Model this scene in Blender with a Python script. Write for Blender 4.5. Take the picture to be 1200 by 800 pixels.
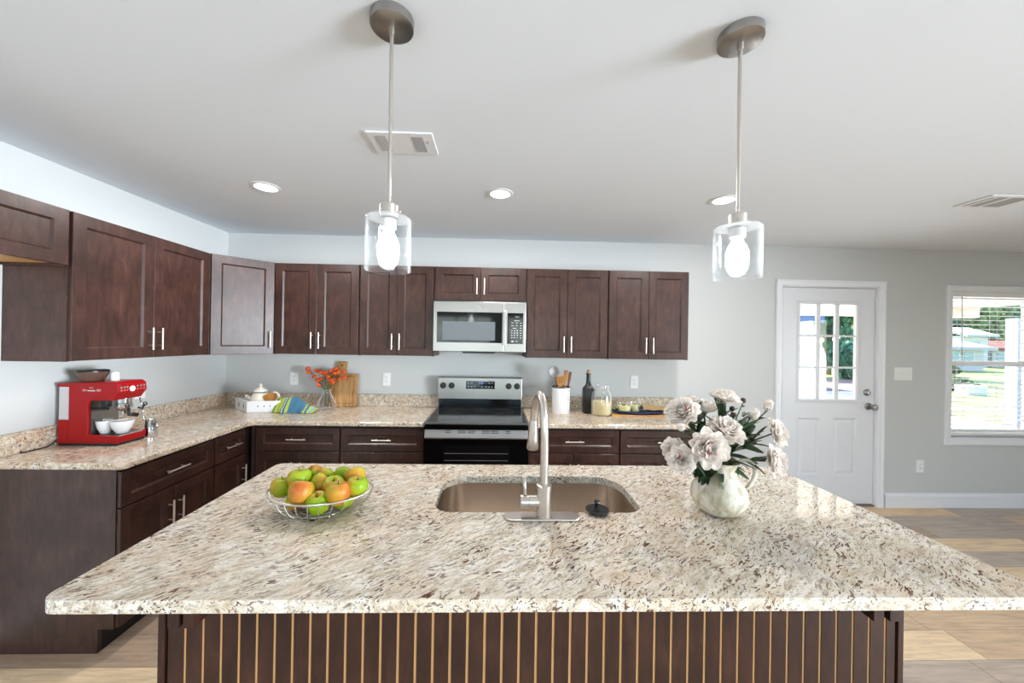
import bpy, bmesh, math, random
from mathutils import Vector, Matrix, noise

# ------------------------------------------------------------------ scene, camera, light
for o in list(bpy.data.objects):
    bpy.data.objects.remove(o)
I = 0.0254                                   # all builder numbers are inches
S = bpy.context.scene
COL = S.collection
R = math.radians
PI = math.pi

cam_d = bpy.data.cameras.new('camera')
cam = bpy.data.objects.new('camera', cam_d)
COL.objects.link(cam)
cam_d.sensor_width = 36.0
cam_d.lens = 36.0 * 422.99 / 1200
cam_d.shift_x = 0.0068
cam_d.shift_y = -0.0014
cam_d.clip_start = 0.05
yaw, pit, rol = .0281, .0017, .0166
fw = Vector((math.sin(yaw) * math.cos(pit), math.cos(yaw) * math.cos(pit), math.sin(pit)))
rt = Vector((math.cos(yaw), -math.sin(yaw), 0))
up = rt.cross(fw)
r2 = math.cos(rol) * rt + math.sin(rol) * up
u2 = -math.sin(rol) * rt + math.cos(rol) * up
cm = Matrix((r2, u2, -fw)).transposed().to_4x4()
cm.translation = Vector((94.891, -130.35, 59.503)) * I
cam.matrix_world = cm
S.camera = cam

S.view_settings.view_transform = 'Standard'
S.view_settings.look = 'None'
S.view_settings.gamma = 1.0
S.view_settings.use_curve_mapping = False
S.view_settings.exposure = -0.40
S.cycles.max_bounces = 10
S.cycles.diffuse_bounces = 5
S.cycles.glossy_bounces = 4
S.cycles.transparent_max_bounces = 24
S.cycles.caustics_reflective = False
S.cycles.caustics_refractive = False
S.cycles.sample_clamp_indirect = 6.0

W = bpy.data.worlds.new('sky')
S.world = W
W.use_nodes = True
wn, wl = W.node_tree.nodes, W.node_tree.links
bg = wn['Background']
sky = wn.new('ShaderNodeTexSky')
sky.sky_type = 'NISHITA'
sky.sun_disc = False
sky.sun_elevation = R(52)
sky.sun_rotation = R(-20)
wl.new(sky.outputs[0], bg.inputs[0])
bg.inputs[1].default_value = 1.2

sun_d = bpy.data.lights.new('sun', 'SUN')
sun_d.energy = 30.0
sun_d.angle = R(1.0)
sun_d.color = (1, .95, .86)
sun = bpy.data.objects.new('sun', sun_d)
COL.objects.link(sun)
sun.location = (0, 30, 24)
sun.rotation_euler = Vector((0.30, -0.80, -0.95)).to_track_quat('-Z', 'Y').to_euler()


def fill_light(name, loc, aim, sx, sy, watts, col=(1, 1, 1), spread=180):
    d = bpy.data.lights.new(name, 'AREA')
    d.shape = 'RECTANGLE'
    d.size, d.size_y = sx * I, sy * I
    d.energy = watts
    d.color = col
    d.spread = R(spread)
    o = bpy.data.objects.new(name, d)
    COL.objects.link(o)
    o.location = Vector(loc) * I
    o.rotation_euler = Vector(aim).to_track_quat('-Z', 'Z').to_euler()
    return o


# fill lamps added in unseen openings behind and right of the camera
FRONT_WIN = [(10, 90, 14, 86), (110, 190, 14, 86)]  # unseen openings, moved to suit the fill light
RIGHT_WIN = [(-300, -190, 3, 84)]
for (a, b, c, d) in FRONT_WIN:
    fill_light('window_daylight', ((a + b) / 2, -322, (c + d) / 2), (0, 1, .85), b - a - 4, d - c - 4, 40, (.66, .84, 1))
for (a, b, c, d) in RIGHT_WIN:
    fill_light('patio_daylight', (402, (a + b) / 2, (c + d) / 2), (-1, .40, .16), b - a - 4, d - c - 4, 335, (.82, .92, 1), 62)

# ------------------------------------------------------------------ materials
MATS = {}


def srgb(r, g, b):
    def f(c):
        c = c / 255
        return c / 12.92 if c <= .04045 else ((c + .055) / 1.055) ** 2.4
    return (f(r), f(g), f(b), 1)


def mat(name, col, rough=.5, metal=0, spec=.5, coat=0, emit=None, estr=0, trans=0):
    m = bpy.data.materials.new(name)
    m.use_nodes = True
    b = m.node_tree.nodes['Principled BSDF']
    b.inputs['Base Color'].default_value = col
    b.inputs['Roughness'].default_value = rough
    b.inputs['Metallic'].default_value = metal
    b.inputs['Specular IOR Level'].default_value = spec
    b.inputs['Coat Weight'].default_value = coat
    b.inputs['Transmission Weight'].default_value = trans
    if emit:
        b.inputs['Emission Color'].default_value = emit
        b.inputs['Emission Strength'].default_value = estr
    MATS[name] = m
    return m


class N:
    """small node helper"""

    def __init__(s, m):
        s.t = m.node_tree
        s.b = s.t.nodes.get('Principled BSDF')

    def n(s, k, **kw):
        x = s.t.nodes.new(k)
        for a, v in kw.items():
            setattr(x, a, v)
        return x

    def l(s, a, b):
        s.t.links.new(a, b)

    def coord(s, scale=(1, 1, 1), rot=(0, 0, 0), rnd=False):
        tc = s.n('ShaderNodeTexCoord')
        mp = s.n('ShaderNodeMapping')
        mp.inputs['Scale'].default_value = scale
        mp.inputs['Rotation'].default_value = rot
        src = tc.outputs['Object']
        if rnd:
            oi = s.n('ShaderNodeObjectInfo')
            ml = s.n('ShaderNodeMath', operation='MULTIPLY')
            ml.inputs[1].default_value = 37.0
            s.l(oi.outputs['Random'], ml.inputs[0])
            ad = s.n('ShaderNodeVectorMath', operation='ADD')
            s.l(src, ad.inputs[0])
            s.l(ml.outputs[0], ad.inputs[1])
            src = ad.outputs[0]
        s.l(src, mp.inputs[0])
        return mp.outputs[0]

    def noise(s, vec, scale, detail=4, rough=.55, dist=0):
        x = s.n('ShaderNodeTexNoise')
        x.inputs['Scale'].default_value = scale
        x.inputs['Detail'].default_value = detail
        x.inputs['Roughness'].default_value = rough
        x.inputs['Distortion'].default_value = dist
        s.l(vec, x.inputs['Vector'])
        return x.outputs['Fac']

    def ramp(s, fac, stops, interp='LINEAR'):
        x = s.n('ShaderNodeValToRGB')
        x.color_ramp.interpolation = interp
        e = x.color_ramp.elements
        while len(e) < len(stops):
            e.new(.5)
        for i, (p, c) in enumerate(stops):
            e[i].position = p
            e[i].color = c if len(c) == 4 else (*c, 1)
        s.l(fac, x.inputs[0])
        return x.outputs[0]

    def mix(s, fac, a, b, mode='MIX'):
        x = s.n('ShaderNodeMix', data_type='RGBA', blend_type=mode)
        for i, v in ((0, fac), (6, a), (7, b)):
            if hasattr(v, 'links') or hasattr(v, 'is_linked'):
                s.l(v, x.inputs[i])
            elif i == 0:
                x.inputs[0].default_value = v
            else:
                x.inputs[i].default_value = v
        return x.outputs[2]

    def bump(s, h, strength=.2, dist=.002):
        x = s.n('ShaderNodeBump')
        x.inputs['Strength'].default_value = strength
        x.inputs['Distance'].default_value = dist
        s.l(h, x.inputs['Height'])
        s.l(x.outputs[0], s.b.inputs['Normal'])


BW = ((0, 0, 0, 1), (1, 1, 1, 1))


def granite(name, base1, base2, warm, dark, streak, rot, rough=.10):
    m = mat(name, base1, rough, spec=.5)
    k = N(m)
    v = k.coord()
    m1 = k.n('ShaderNodeMapping')
    m1.inputs['Rotation'].default_value = rot
    wob = k.n('ShaderNodeTexNoise')
    wob.inputs['Scale'].default_value = 7
    wob.inputs['Detail'].default_value = 3
    k.l(v, wob.inputs['Vector'])
    wsc = k.n('ShaderNodeVectorMath', operation='SCALE')
    wsc.inputs['Scale'].default_value = .075
    k.l(wob.outputs['Color'], wsc.inputs[0])
    wad = k.n('ShaderNodeVectorMath', operation='ADD')
    k.l(v, wad.inputs[0])
    k.l(wsc.outputs[0], wad.inputs[1])
    k.l(wad.outputs[0], m1.inputs[0])
    m2_ = k.n('ShaderNodeMapping')
    m2_.inputs['Scale'].default_value = streak
    k.l(m1.outputs[0], m2_.inputs[0])
    vs = m2_.outputs[0]
    base = k.ramp(k.noise(vs, 60, 4, .65), [(.36, base2), (.47, base1), (.62, srgb(236, 231, 222))])
    big = k.ramp(k.noise(v, 6.5, 4, .6), [(.42, (0, 0, 0, 1)), (.68, (.5, .5, .5, 1))])
    base = k.mix(big, base, warm)
    # brown, rust and grey flecks, gathered in drifts
    drift = k.ramp(k.noise(v, 11, 3, .6), [(.32, (.3, .3, .3, 1)), (.58, (1, 1, 1, 1))])
    f1 = k.ramp(k.noise(vs, 120, 3, .55, .4), [(.55, (0, 0, 0, 1)), (.585, (1, 1, 1, 1))])
    c1 = k.ramp(k.noise(v, 34, 2), [(.36, dark), (.48, srgb(116, 78, 56)), (.60, srgb(108, 100, 98))])
    base = k.mix(k.mix(1.0, f1, drift, 'MULTIPLY'), base, c1)
    # small dark garnets
    f2 = k.ramp(k.noise(vs, 190, 2, .5), [(.64, (0, 0, 0, 1)), (.67, (.95, .95, .95, 1))])
    base = k.mix(k.mix(1.0, f2, drift, 'MULTIPLY'), base, srgb(62, 40, 36))
    k.l(base, k.b.inputs['Base Color'])
    return m


granite('granite_pale', srgb(216, 206, 190), srgb(186, 170, 150), srgb(206, 180, 146), srgb(84, 54, 44), (.34, 1.3, 1), (0, 0, R(-38)), .05)
granite('granite_warm', srgb(208, 192, 168), srgb(184, 164, 140), srgb(200, 168, 134), srgb(104, 78, 62), (.55, 1.1, 1), (0, 0, R(-40)), .12)  # warm light on the back counters is mixed into the stone colour


def wood_dark(name, cols, rough=.36, coat=.10):
    m = mat(name, cols[1], rough, spec=.38, coat=coat)
    m.node_tree.nodes['Principled BSDF'].inputs['Coat Roughness'].default_value = .28
    k = N(m)
    v = k.coord((1, 1, .22), rnd=True)
    v2 = k.coord((1, 1, 1), rnd=True)
    g = k.ramp(k.noise(v, 34, 5, .6, .8), [(.3, cols[0]), (.55, cols[1]), (.75, cols[2])])
    cl = k.ramp(k.noise(v2, 7, 3, .6), [(.35, (.72, .72, .72, 1)), (.65, (1.12, 1.1, 1.1, 1))])
    k.l(k.mix(1.0, g, cl, 'MULTIPLY'), k.b.inputs['Base Color'])
    return m


wood_dark('cherry_wood', (srgb(50, 31, 26), srgb(66, 42, 35), srgb(80, 53, 45)))
wood_dark('cherry_side', (srgb(60, 40, 35), srgb(74, 51, 45), srgb(86, 62, 55)), .38)
wood_dark('island_board', (srgb(44, 25, 19), srgb(58, 34, 26), srgb(70, 43, 33)), .40, .1)
mat('cabinet_inside', srgb(34, 22, 20), .6)
mat('toe_black', srgb(22, 18, 18), .6)
mat('raw_maple', srgb(206, 158, 92), .55)
mat('groove_maple', srgb(222, 172, 112), .6)


def wood_light(name, cols, scale=(1, 1, .15), rough=.5, sc=30):
    m = mat(name, cols[1], rough)
    k = N(m)
    g = k.ramp(k.noise(k.coord(scale, rnd=True), sc, 5, .6, 1.2), [(.3, cols[0]), (.5, cols[1]), (.72, cols[2])])
    k.l(g, k.b.inputs['Base Color'])
    return m


wood_light('board_acacia', (srgb(126, 86, 44), srgb(176, 132, 80), srgb(200, 160, 106)), (1, 1, .08), .5, 45)
wood_light('spoon_wood', (srgb(132, 84, 34), srgb(170, 116, 54), srgb(190, 138, 74)))
wood_light('spoon_brown', (srgb(84, 46, 26), srgb(112, 64, 38), srgb(130, 80, 50)))
wood_light('tray_bamboo', (srgb(168, 120, 62), srgb(198, 150, 88), srgb(212, 170, 108)), (.15, 1, 1))


def paint(name, col, rough=.6, b=.05):
    m = mat(name, col, rough, spec=.3)
    k = N(m)
    k.bump(k.noise(k.coord(), 160, 3), b, .001)
    return m


paint('wall_paint', srgb(203, 204, 203), .7)
paint('ceiling_paint', srgb(233, 237, 242), .85)
paint('trim_white', srgb(233, 234, 237), .35, .0)
paint('door_white', srgb(226, 227, 231), .35, .0)
mat('plate_white', srgb(240, 240, 240), .35)
mat('slot_dark', srgb(70, 70, 70), .5)
mat('vent_white', srgb(232, 232, 232), .45)
mat('vent_dark', srgb(172, 172, 174), .7)

# plank floor
m = mat('plank_floor', (.4, .3, .2, 1), .42, spec=.4)
k = N(m)
tc = k.n('ShaderNodeTexCoord')
sp = k.n('ShaderNodeSeparateXYZ')
k.l(tc.outputs['Object'], sp.inputs[0])


def mth(op, a, b=None):
    x = k.n('ShaderNodeMath', operation=op)
    for i, v in ((0, a), (1, b)):
        if v is None:
            continue
        if hasattr(v, 'is_linked'):
            k.l(v, x.inputs[i])
        else:
            x.inputs[i].default_value = v
    return x.outputs[0]


rowf = mth('DIVIDE', sp.outputs[1], 7.1 * I)
row = mth('FLOOR', rowf)
wn1 = k.n('ShaderNodeTexWhiteNoise', noise_dimensions='1D')
row = mth('ADD', row, 211.0)
k.l(row, wn1.inputs['W'])
colf = mth('ADD', mth('DIVIDE', sp.outputs[0], 48 * I), mth('MULTIPLY', wn1.outputs['Value'], 7.3))
colid = mth('FLOOR', colf)
cb = k.n('ShaderNodeCombineXYZ')
k.l(row, cb.inputs[0])
k.l(colid, cb.inputs[1])
wn2 = k.n('ShaderNodeTexWhiteNoise', noise_dimensions='2D')
k.l(cb.outputs[0], wn2.inputs['Vector'])
tone = k.ramp(wn2.outputs['Value'], [(0, srgb(184, 160, 138)), (.22, srgb(212, 184, 152)), (.42, srgb(232, 200, 160)),
                                     (.6, srgb(190, 174, 160)), (.8, srgb(236, 210, 174)), (1, srgb(196, 176, 156))], 'CONSTANT')
ofs = k.n('ShaderNodeVectorMath', operation='ADD')
k.l(tc.outputs['Object'], ofs.inputs[0])
sc2 = k.n('ShaderNodeVectorMath', operation='SCALE')
k.l(wn2.outputs['Color'], sc2.inputs[0])
sc2.inputs['Scale'].default_value = 9
k.l(sc2.outputs[0], ofs.inputs[1])
mp = k.n('ShaderNodeMapping')
mp.inputs['Scale'].default_value = (.9, 9, 1)
k.l(ofs.outputs[0], mp.inputs[0])
grain = k.ramp(k.noise(mp.outputs[0], 5, 7, .68, .5), [(.25, (.62, .60, .60, 1)), (.5, (.95, .94, .93, 1)), (.75, (1.22, 1.2, 1.16, 1))])
c = k.mix(1.0, tone, grain, 'MULTIPLY')
ey = mth('LESS_THAN', mth('FRACT', rowf), .018)
ex = mth('LESS_THAN', mth('FRACT', colf), .004)
c = k.mix(mth('MULTIPLY', mth('MAXIMUM', ex, ey), .55), c, srgb(70, 56, 48))
k.l(c, k.b.inputs['Base Color'])

# metals
def steel(name, col, rough, sx=(1, 1, 60)):
    m = mat(name, col, rough, metal=1)
    k = N(m)
    r = k.ramp(k.noise(k.coord(sx), 26, 2), [(.3, (rough * .94,) * 3), (.7, (rough * 1.06,) * 3)])
    k.l(r, k.b.inputs['Roughness'])
    return m


steel('steel', srgb(166, 163, 160), .30)
steel('sink_steel', srgb(214, 202, 190), .24)
steel('nickel', srgb(206, 198, 190), .33, (1, 1, 1))
mat('nickel_dark', srgb(150, 146, 142), .3, 1)
mat('handle_nickel', srgb(232, 220, 210), .42, 1)
mat('wire_silver', srgb(204, 198, 190), .38, 1)
mat('black_glass', srgb(8, 8, 9), .06, spec=.4)
mat('cooktop_glass', srgb(26, 26, 28), .10, spec=.5)
mat('burner_ring', srgb(74, 74, 76), .25)
mat('window_mesh', srgb(96, 102, 106), .25, spec=.3)
mat('black_plastic', srgb(18, 18, 19), .35)
mat('dark_trim', srgb(30, 30, 32), .4)
mat('button_grey', srgb(170, 174, 180), .5)
mat('oven_dark', srgb(14, 14, 15), .2)
mat('oven_rack', srgb(120, 120, 122), .3, 1)
mat('display_glow', srgb(20, 30, 60), .3, emit=srgb(150, 190, 255), estr=1.6)


def clear(name, tint, gl=.9, rough=.02, ior=1.45, base=(.99, .995, 1, 1), power=4.5, milk=0):
    m = bpy.data.materials.new(name)
    m.use_nodes = True
    t = m.node_tree
    t.nodes.remove(t.nodes['Principled BSDF'])
    out = t.nodes['Material Output']
    tr = t.nodes.new('ShaderNodeBsdfTransparent')
    tr.inputs[0].default_value = base
    g = t.nodes.new('ShaderNodeBsdfGlossy')
    g.inputs['Color'].default_value = tint
    g.inputs['Roughness'].default_value = rough
    fr = t.nodes.new('ShaderNodeLayerWeight')
    fr.inputs[0].default_value = .5
    pw = t.nodes.new('ShaderNodeMath')
    pw.operation = 'POWER'
    pw.inputs[1].default_value = power
    t.links.new(fr.outputs['Facing'], pw.inputs[0])
    mu = t.nodes.new('ShaderNodeMath')
    mu.operation = 'MULTIPLY_ADD'
    mu.inputs[1].default_value = gl * .85
    mu.inputs[2].default_value = .035
    t.links.new(pw.outputs[0], mu.inputs[0])
    mx = t.nodes.new('ShaderNodeMixShader')
    t.links.new(mu.outputs[0], mx.inputs[0])
    t.links.new(tr.outputs[0], mx.inputs[1])
    t.links.new(g.outputs[0], mx.inputs[2])
    if milk:  # white diffuse towards the rims, painted in for bright edge reflections
        df = t.nodes.new('ShaderNodeBsdfDiffuse')
        df.inputs[0].default_value = (.95, .97, .98, 1)
        m2 = t.nodes.new('ShaderNodeMixShader')
        mk = t.nodes.new('ShaderNodeMath')
        mk.operation = 'MULTIPLY'
        mk.inputs[1].default_value = milk
        t.links.new(pw.outputs[0], mk.inputs[0])
        t.links.new(mk.outputs[0], m2.inputs[0])
        t.links.new(mx.outputs[0], m2.inputs[1])
        t.links.new(df.outputs[0], m2.inputs[2])
        mx = m2
    t.links.new(mx.outputs[0], out.inputs[0])
    MATS[name] = m
    return m


clear('pane_glass', (1, 1, 1, 1), .6)
clear('clear_glass', (1, 1, 1, 1), .9, .03, 1.5, (.985, .99, .99, 1), 2.6, .45)
clear('rib_glass', (1, 1, 1, 1), .9, .05, 1.5, (.97, .98, .98, 1), .8, .5)
clear('shade_glass', (1, 1, 1, 1), .95, .04, 1.5, (.985, .99, .995, 1), 3.2, .35)
mat('bulb_glow', (1, 1, 1, 1), .5, emit=(.92, .97, 1, 1), estr=24)
mat('downlight_glow', (1, 1, 1, 1), .5, emit=(1, .97, .93, 1), estr=9)
mat('socket_white', srgb(235, 235, 235), .4)

mat('machine_red', srgb(152, 10, 16), .36, spec=.28)
mat('machine_black', srgb(22, 24, 26), .35)
mat('tank_smoke', srgb(196, 190, 192), .25)
mat('chrome', srgb(215, 216, 218), .12, 1)
mat('bean_brown', srgb(92, 66, 54), .4)
mat('ceramic_white', srgb(234, 234, 236), .25)
mat('ceramic_cream', srgb(226, 216, 202), .3)
mat('coffee_foam', srgb(176, 112, 58), .5)
mat('print_white', srgb(220, 210, 212), .5)
mat('tray_white', srgb(238, 240, 244), .5)
mat('print_black', srgb(40, 40, 42), .6)
mat('band_blue', srgb(72, 104, 140), .4)
mat('bottle_black', srgb(20, 20, 22), .3, spec=.5)
mat('cork', srgb(196, 150, 100), .7)
mat('platter_blue', srgb(34, 44, 84), .45)
mat('napkin_tan', srgb(150, 124, 84), .85)
mat('stem_green', srgb(72, 84, 46), .6)
mat('orange_pod', srgb(224, 88, 30), .55)
mat('bud_dark', srgb(58, 36, 30), .6)
mat('rubber_black', srgb(20, 20, 22), .4)
mat('apple_stem', srgb(50, 40, 24), .7)
mat('red_fleck', srgb(180, 40, 50), .6)
mat('herb_green', srgb(62, 120, 48), .6)
mat('cord_black', srgb(20, 20, 20), .5)

m = mat('oat_cream', srgb(232, 214, 164), .7)
k = N(m)
k.l(k.ramp(k.noise(k.coord(), 420, 3), [(.35, srgb(206, 180, 124)), (.6, srgb(238, 222, 178))]), k.b.inputs['Base Color'])
m = mat('custard', srgb(244, 226, 150), .6)
k = N(m)
k.l(k.ramp(k.noise(k.coord(), 260, 3), [(.4, srgb(240, 214, 100)), (.55, srgb(252, 244, 200))]), k.b.inputs['Base Color'])

m = mat('apple_skin', srgb(160, 190, 40), .45, spec=.35)
k = N(m)
v = k.coord(rnd=False)
oi = k.n('ShaderNodeObjectInfo')
sp_ = k.n('ShaderNodeSeparateXYZ')
k.l(v, sp_.inputs[0])
blush = k.n('ShaderNodeMath', operation='MULTIPLY_ADD')
k.l(sp_.outputs[0], blush.inputs[0])
blush.inputs[1].default_value = 8.5
nz = k.noise(k.coord(rnd=True), 16, 3)
k.l(nz, blush.inputs[2])
k.l(k.ramp(blush.outputs[0], [(.28, srgb(128, 158, 14)), (.5, srgb(160, 162, 28)), (.70, srgb(182, 132, 38)), (.95, srgb(178, 92, 36))]),
    k.b.inputs['Base Color'])

m = mat('petal_white', srgb(246, 238, 230), .65, spec=.15)
k = N(m)
pc = k.ramp(k.noise(k.coord(), 55, 3), [(.35, srgb(238, 226, 216)), (.55, srgb(250, 244, 238))])
k.l(pc, k.b.inputs['Base Color'])
trl = k.n('ShaderNodeBsdfTranslucent')
k.l(pc, trl.inputs[0])
mxs = k.n('ShaderNodeMixShader')
mxs.inputs[0].default_value = .3
k.l(k.b.outputs[0], mxs.inputs[1])
k.l(trl.outputs[0], mxs.inputs[2])
k.l(mxs.outputs[0], k.t.nodes['Material Output'].inputs[0])
m = mat('leaf_green', srgb(54, 74, 48), .45, spec=.4)
k = N(m)
k.l(k.ramp(k.noise(k.coord(), 30, 3), [(.35, srgb(40, 58, 38)), (.65, srgb(72, 92, 62))]), k.b.inputs['Base Color'])

m = mat('marbled_vase', srgb(214, 208, 184), .22, spec=.5)
k = N(m)
v = k.coord((1, 1, .42), (R(18), R(32), 0))
k.l(k.ramp(k.noise(v, 34, 3, .5, .6), [(.38, srgb(174, 163, 136)), (.5, srgb(194, 185, 164)), (.6, srgb(212, 206, 194))]), k.b.inputs['Base Color'])

m = mat('towel_stripe', srgb(60, 120, 160), .9)
k = N(m)
tc = k.n('ShaderNodeTexCoord')
sp_ = k.n('ShaderNodeSeparateXYZ')
k.l(tc.outputs['UV'], sp_.inputs[0])
st = [(0, srgb(92, 132, 44)), (.05, srgb(170, 178, 70)), (.13, srgb(110, 165, 70)), (.16, srgb(178, 180, 84)), (.22, srgb(70, 130, 90)),
      (.25, srgb(170, 188, 196)), (.28, srgb(40, 86, 128)), (.31, srgb(160, 176, 66)), (.37, srgb(66, 112, 142)), (.76, srgb(158, 176, 66)),
      (.80, srgb(46, 100, 150)), (.84, srgb(176, 182, 84)), (.9, srgb(120, 170, 190)), (.95, srgb(170, 178, 70))]
k.l(k.ramp(sp_.outputs[0], st, 'CONSTANT'), k.b.inputs['Base Color'])

# outdoors
def leafy(name, a, b, sc=3):
    m = mat(name, a, .6, spec=.2)
    k = N(m)
    k.l(k.ramp(k.noise(k.coord(), sc, 4), [(.35, a), (.65, b)]), k.b.inputs['Base Color'])


leafy('tree_leaf', srgb(38, 92, 74), srgb(78, 126, 98))
leafy('tree_leaf_light', srgb(78, 112, 70), srgb(124, 146, 98))
leafy('hedge_leaf', srgb(64, 84, 60), srgb(104, 124, 92))
leafy('lawn_grass', srgb(104, 124, 66), srgb(138, 150, 94), .9)
leafy('dirt', srgb(116, 100, 94), srgb(142, 128, 120), .9)
leafy('gravel', srgb(206, 194, 186), srgb(232, 226, 220), .8)
mat('bark', srgb(140, 122, 104), .8)
mat('concrete', srgb(236, 232, 226), .8)
mat('porch_cream', srgb(252, 242, 230), .7)
mat('siding_white', srgb(186, 192, 198), .6)
mat('siding_pale', srgb(172, 176, 180), .6)
mat('roof_blue', srgb(84, 102, 140), .7)
mat('roof_white', srgb(150, 158, 166), .7)
mat('roof_brown', srgb(112, 70, 58), .7)
mat('house_window', srgb(120, 158, 170), .2)
mat('car_white', srgb(196, 200, 204), .35)
mat('box_blue', srgb(176, 214, 226), .5)


# ------------------------------------------------------------------ mesh builder (inches, local to the thing)
class G:
    def __init__(s, T=None):
        s.v, s.f, s.mi, s.T, s.cur, s.uv = [], [], [], T, 0, {}

    def add(s, vs, fs):
        o = len(s.v)
        for p in vs:
            p = Vector(p)
            s.v.append(s.T @ p if s.T else p)
        for f in fs:
            s.f.append([i + o for i in f])
            s.mi.append(s.cur)
        return o

    def box(s, x0, x1, y0, y1, z0, z1):
        s.add([(x0, y0, z0), (x1, y0, z0), (x1, y1, z0), (x0, y1, z0), (x0, y0, z1), (x1, y0, z1), (x1, y1, z1), (x0, y1, z1)],
              [(3, 2, 1, 0), (4, 5, 6, 7), (0, 1, 5, 4), (1, 2, 6, 5), (2, 3, 7, 6), (3, 0, 4, 7)])
        return s

    def prism(s, poly, axis, a, b):
        n = len(poly)

        def P(p, h):
            return {'x': (h, p[0], p[1]), 'y': (p[0], h, p[1]), 'z': (p[0], p[1], h)}[axis]
        s.add([P(p, a) for p in poly] + [P(p, b) for p in poly],
              [list(range(n))[::-1], list(range(n, 2 * n))] + [(i, (i + 1) % n, n + (i + 1) % n, n + i) for i in range(n)])
        return s

    def lathe(s, prof, c=(0, 0, 0), seg=24, M=None, sx=1, sy=1):
        """profile of (radius, height); radius 0 closes"""
        rings, vs, fs = [], [], []
        for r, z in prof:
            if r < 1e-6:
                rings.append([len(vs)])
                vs.append((0, 0, z))
            else:
                rings.append(list(range(len(vs), len(vs) + seg)))
                vs += [(r * sx * math.cos(2 * PI * i / seg), r * sy * math.sin(2 * PI * i / seg), z) for i in range(seg)]
        for A, B in zip(rings, rings[1:]):
            for i in range(seg):
                j = (i + 1) % seg
                if len(A) == 1 and len(B) == 1:
                    continue
                if len(A) == 1:
                    fs.append((A[0], B[j], B[i])[::-1])
                elif len(B) == 1:
                    fs.append((A[i], A[j], B[0]))
                else:
                    fs.append((A[i], A[j], B[j], B[i]))
        c = Vector(c)
        s.add([(M @ Vector(p) if M else Vector(p)) + c for p in vs], fs)
        return s

    def tube(s, pts, r, seg=10, closed=False):
        pts = [Vector(p) for p in pts]
        n = len(pts)
        rs = r if isinstance(r, (list, tuple)) else [r] * n
        vs, fs = [], []
        prev = None
        for i, p in enumerate(pts):
            if closed:
                t = (pts[(i + 1) % n] - pts[i - 1]).normalized()
            else:
                t = (pts[min(i + 1, n - 1)] - pts[max(i - 1, 0)]).normalized()
            if prev is None:
                a = Vector((0, 0, 1)) if abs(t.z) < .9 else Vector((1, 0, 0))
                u = t.cross(a).normalized()
            else:
                u = (prev - t * prev.dot(t)).normalized()
            prev = u
            w = t.cross(u)
            for k in range(seg):
                a = 2 * PI * k / seg
                vs.append(p + (u * math.cos(a) + w * math.sin(a)) * rs[i])
        m = n if closed else n - 1
        for i in range(m):
            for k in range(seg):
                j = (i + 1) % n
                fs.append((i * seg + k, i * seg + (k + 1) % seg, j * seg + (k + 1) % seg, j * seg + k))
        if not closed:
            fs.append(list(range(seg))[::-1])
            fs.append(list(range((n - 1) * seg, n * seg)))
        s.add(vs, fs)
        return s

    def sphere(s, c, r, seg=16, rings=10, sc=(1, 1, 1), M=None):
        prof = [(r * math.sin(PI * i / rings), -r * math.cos(PI * i / rings)) for i in range(rings + 1)]
        prof[0] = (0, -r)
        prof[-1] = (0, r)
        mm = Matrix.Diagonal(Vector(sc)).to_3x3()
        return s.lathe(prof, c, seg, (M @ mm) if M else mm)

    def grid(s, fn, nu, nv):
        vs = [fn(i / nu, j / nv) for j in range(nv + 1) for i in range(nu + 1)]
        s.add(vs, [(j * (nu + 1) + i, j * (nu + 1) + i + 1, (j + 1) * (nu + 1) + i + 1, (j + 1) * (nu + 1) + i) for j in range(nv) for i in range(nu)])
        return s

    def build(s, name, mats, parent=None, origin=None, smooth=False, bevel=0, seg=2, flat_angle=None, solid=0, fix=True, uv=None):
        me = bpy.data.meshes.new(name)
        o0 = Vector(origin) if origin is not None else Vector((0, 0, 0))
        me.from_pydata([(p - o0) * I for p in s.v], [], s.f)
        if isinstance(mats, str):
            mats = [mats]
        for x in mats:
            me.materials.append(MATS[x])
        for p, i in zip(me.polygons, s.mi):
            p.material_index = i
        if fix:
            b = bmesh.new()
            b.from_mesh(me)
            bmesh.ops.recalc_face_normals(b, faces=b.faces)
            b.to_mesh(me)
            b.free()
        if smooth:
            me.polygons.foreach_set('use_smooth', [True] * len(me.polygons))
            if flat_angle:
                me.set_sharp_from_angle(angle=R(flat_angle))
        if uv:
            L = me.uv_layers.new(name='UVMap')
            for lp in me.loops:
                L.data[lp.index].uv = uv[lp.vertex_index]
        me.update()
        o = bpy.data.objects.new(name, me)
        COL.objects.link(o)
        if parent is not None:
            o.parent = parent
        elif origin is not None:
            o.location = o0 * I
        if solid:
            md = o.modifiers.new('thick', 'SOLIDIFY')
            md.thickness = solid * I
            md.offset = 0
        if bevel:
            md = o.modifiers.new('bevel', 'BEVEL')
            md.width = bevel * I
            md.segments = seg
            md.limit_method = 'ANGLE'
            md.angle_limit = R(35)
            md.harden_normals = False
        return o


def tag(o, label, cat, group=None, kind=None):
    o['label'] = label
    o['category'] = cat
    if group:
        o['group'] = group
    if kind:
        o['kind'] = kind
    return o


def thing(name, loc, label, cat, group=None, rz=0):
    o = bpy.data.objects.new(name, None)
    o.empty_display_size = .05
    COL.objects.link(o)
    o.location = Vector(loc) * I
    o.rotation_euler.z = rz
    return tag(o, label, cat, group)


def struct(o):
    o['kind'] = 'structure'
    return o


def copy_thing(src, loc, label, rz=None):
    c = src.copy()
    COL.objects.link(c)
    c.location = Vector(loc) * I
    if rz is not None:
        c.rotation_euler.z = rz
    c['label'] = label
    for ch in list(src.children):
        d = ch.copy()
        COL.objects.link(d)
        d.parent = c
        for g in list(ch.children):
            e = g.copy()
            COL.objects.link(e)
            e.parent = d
    return c


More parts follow.
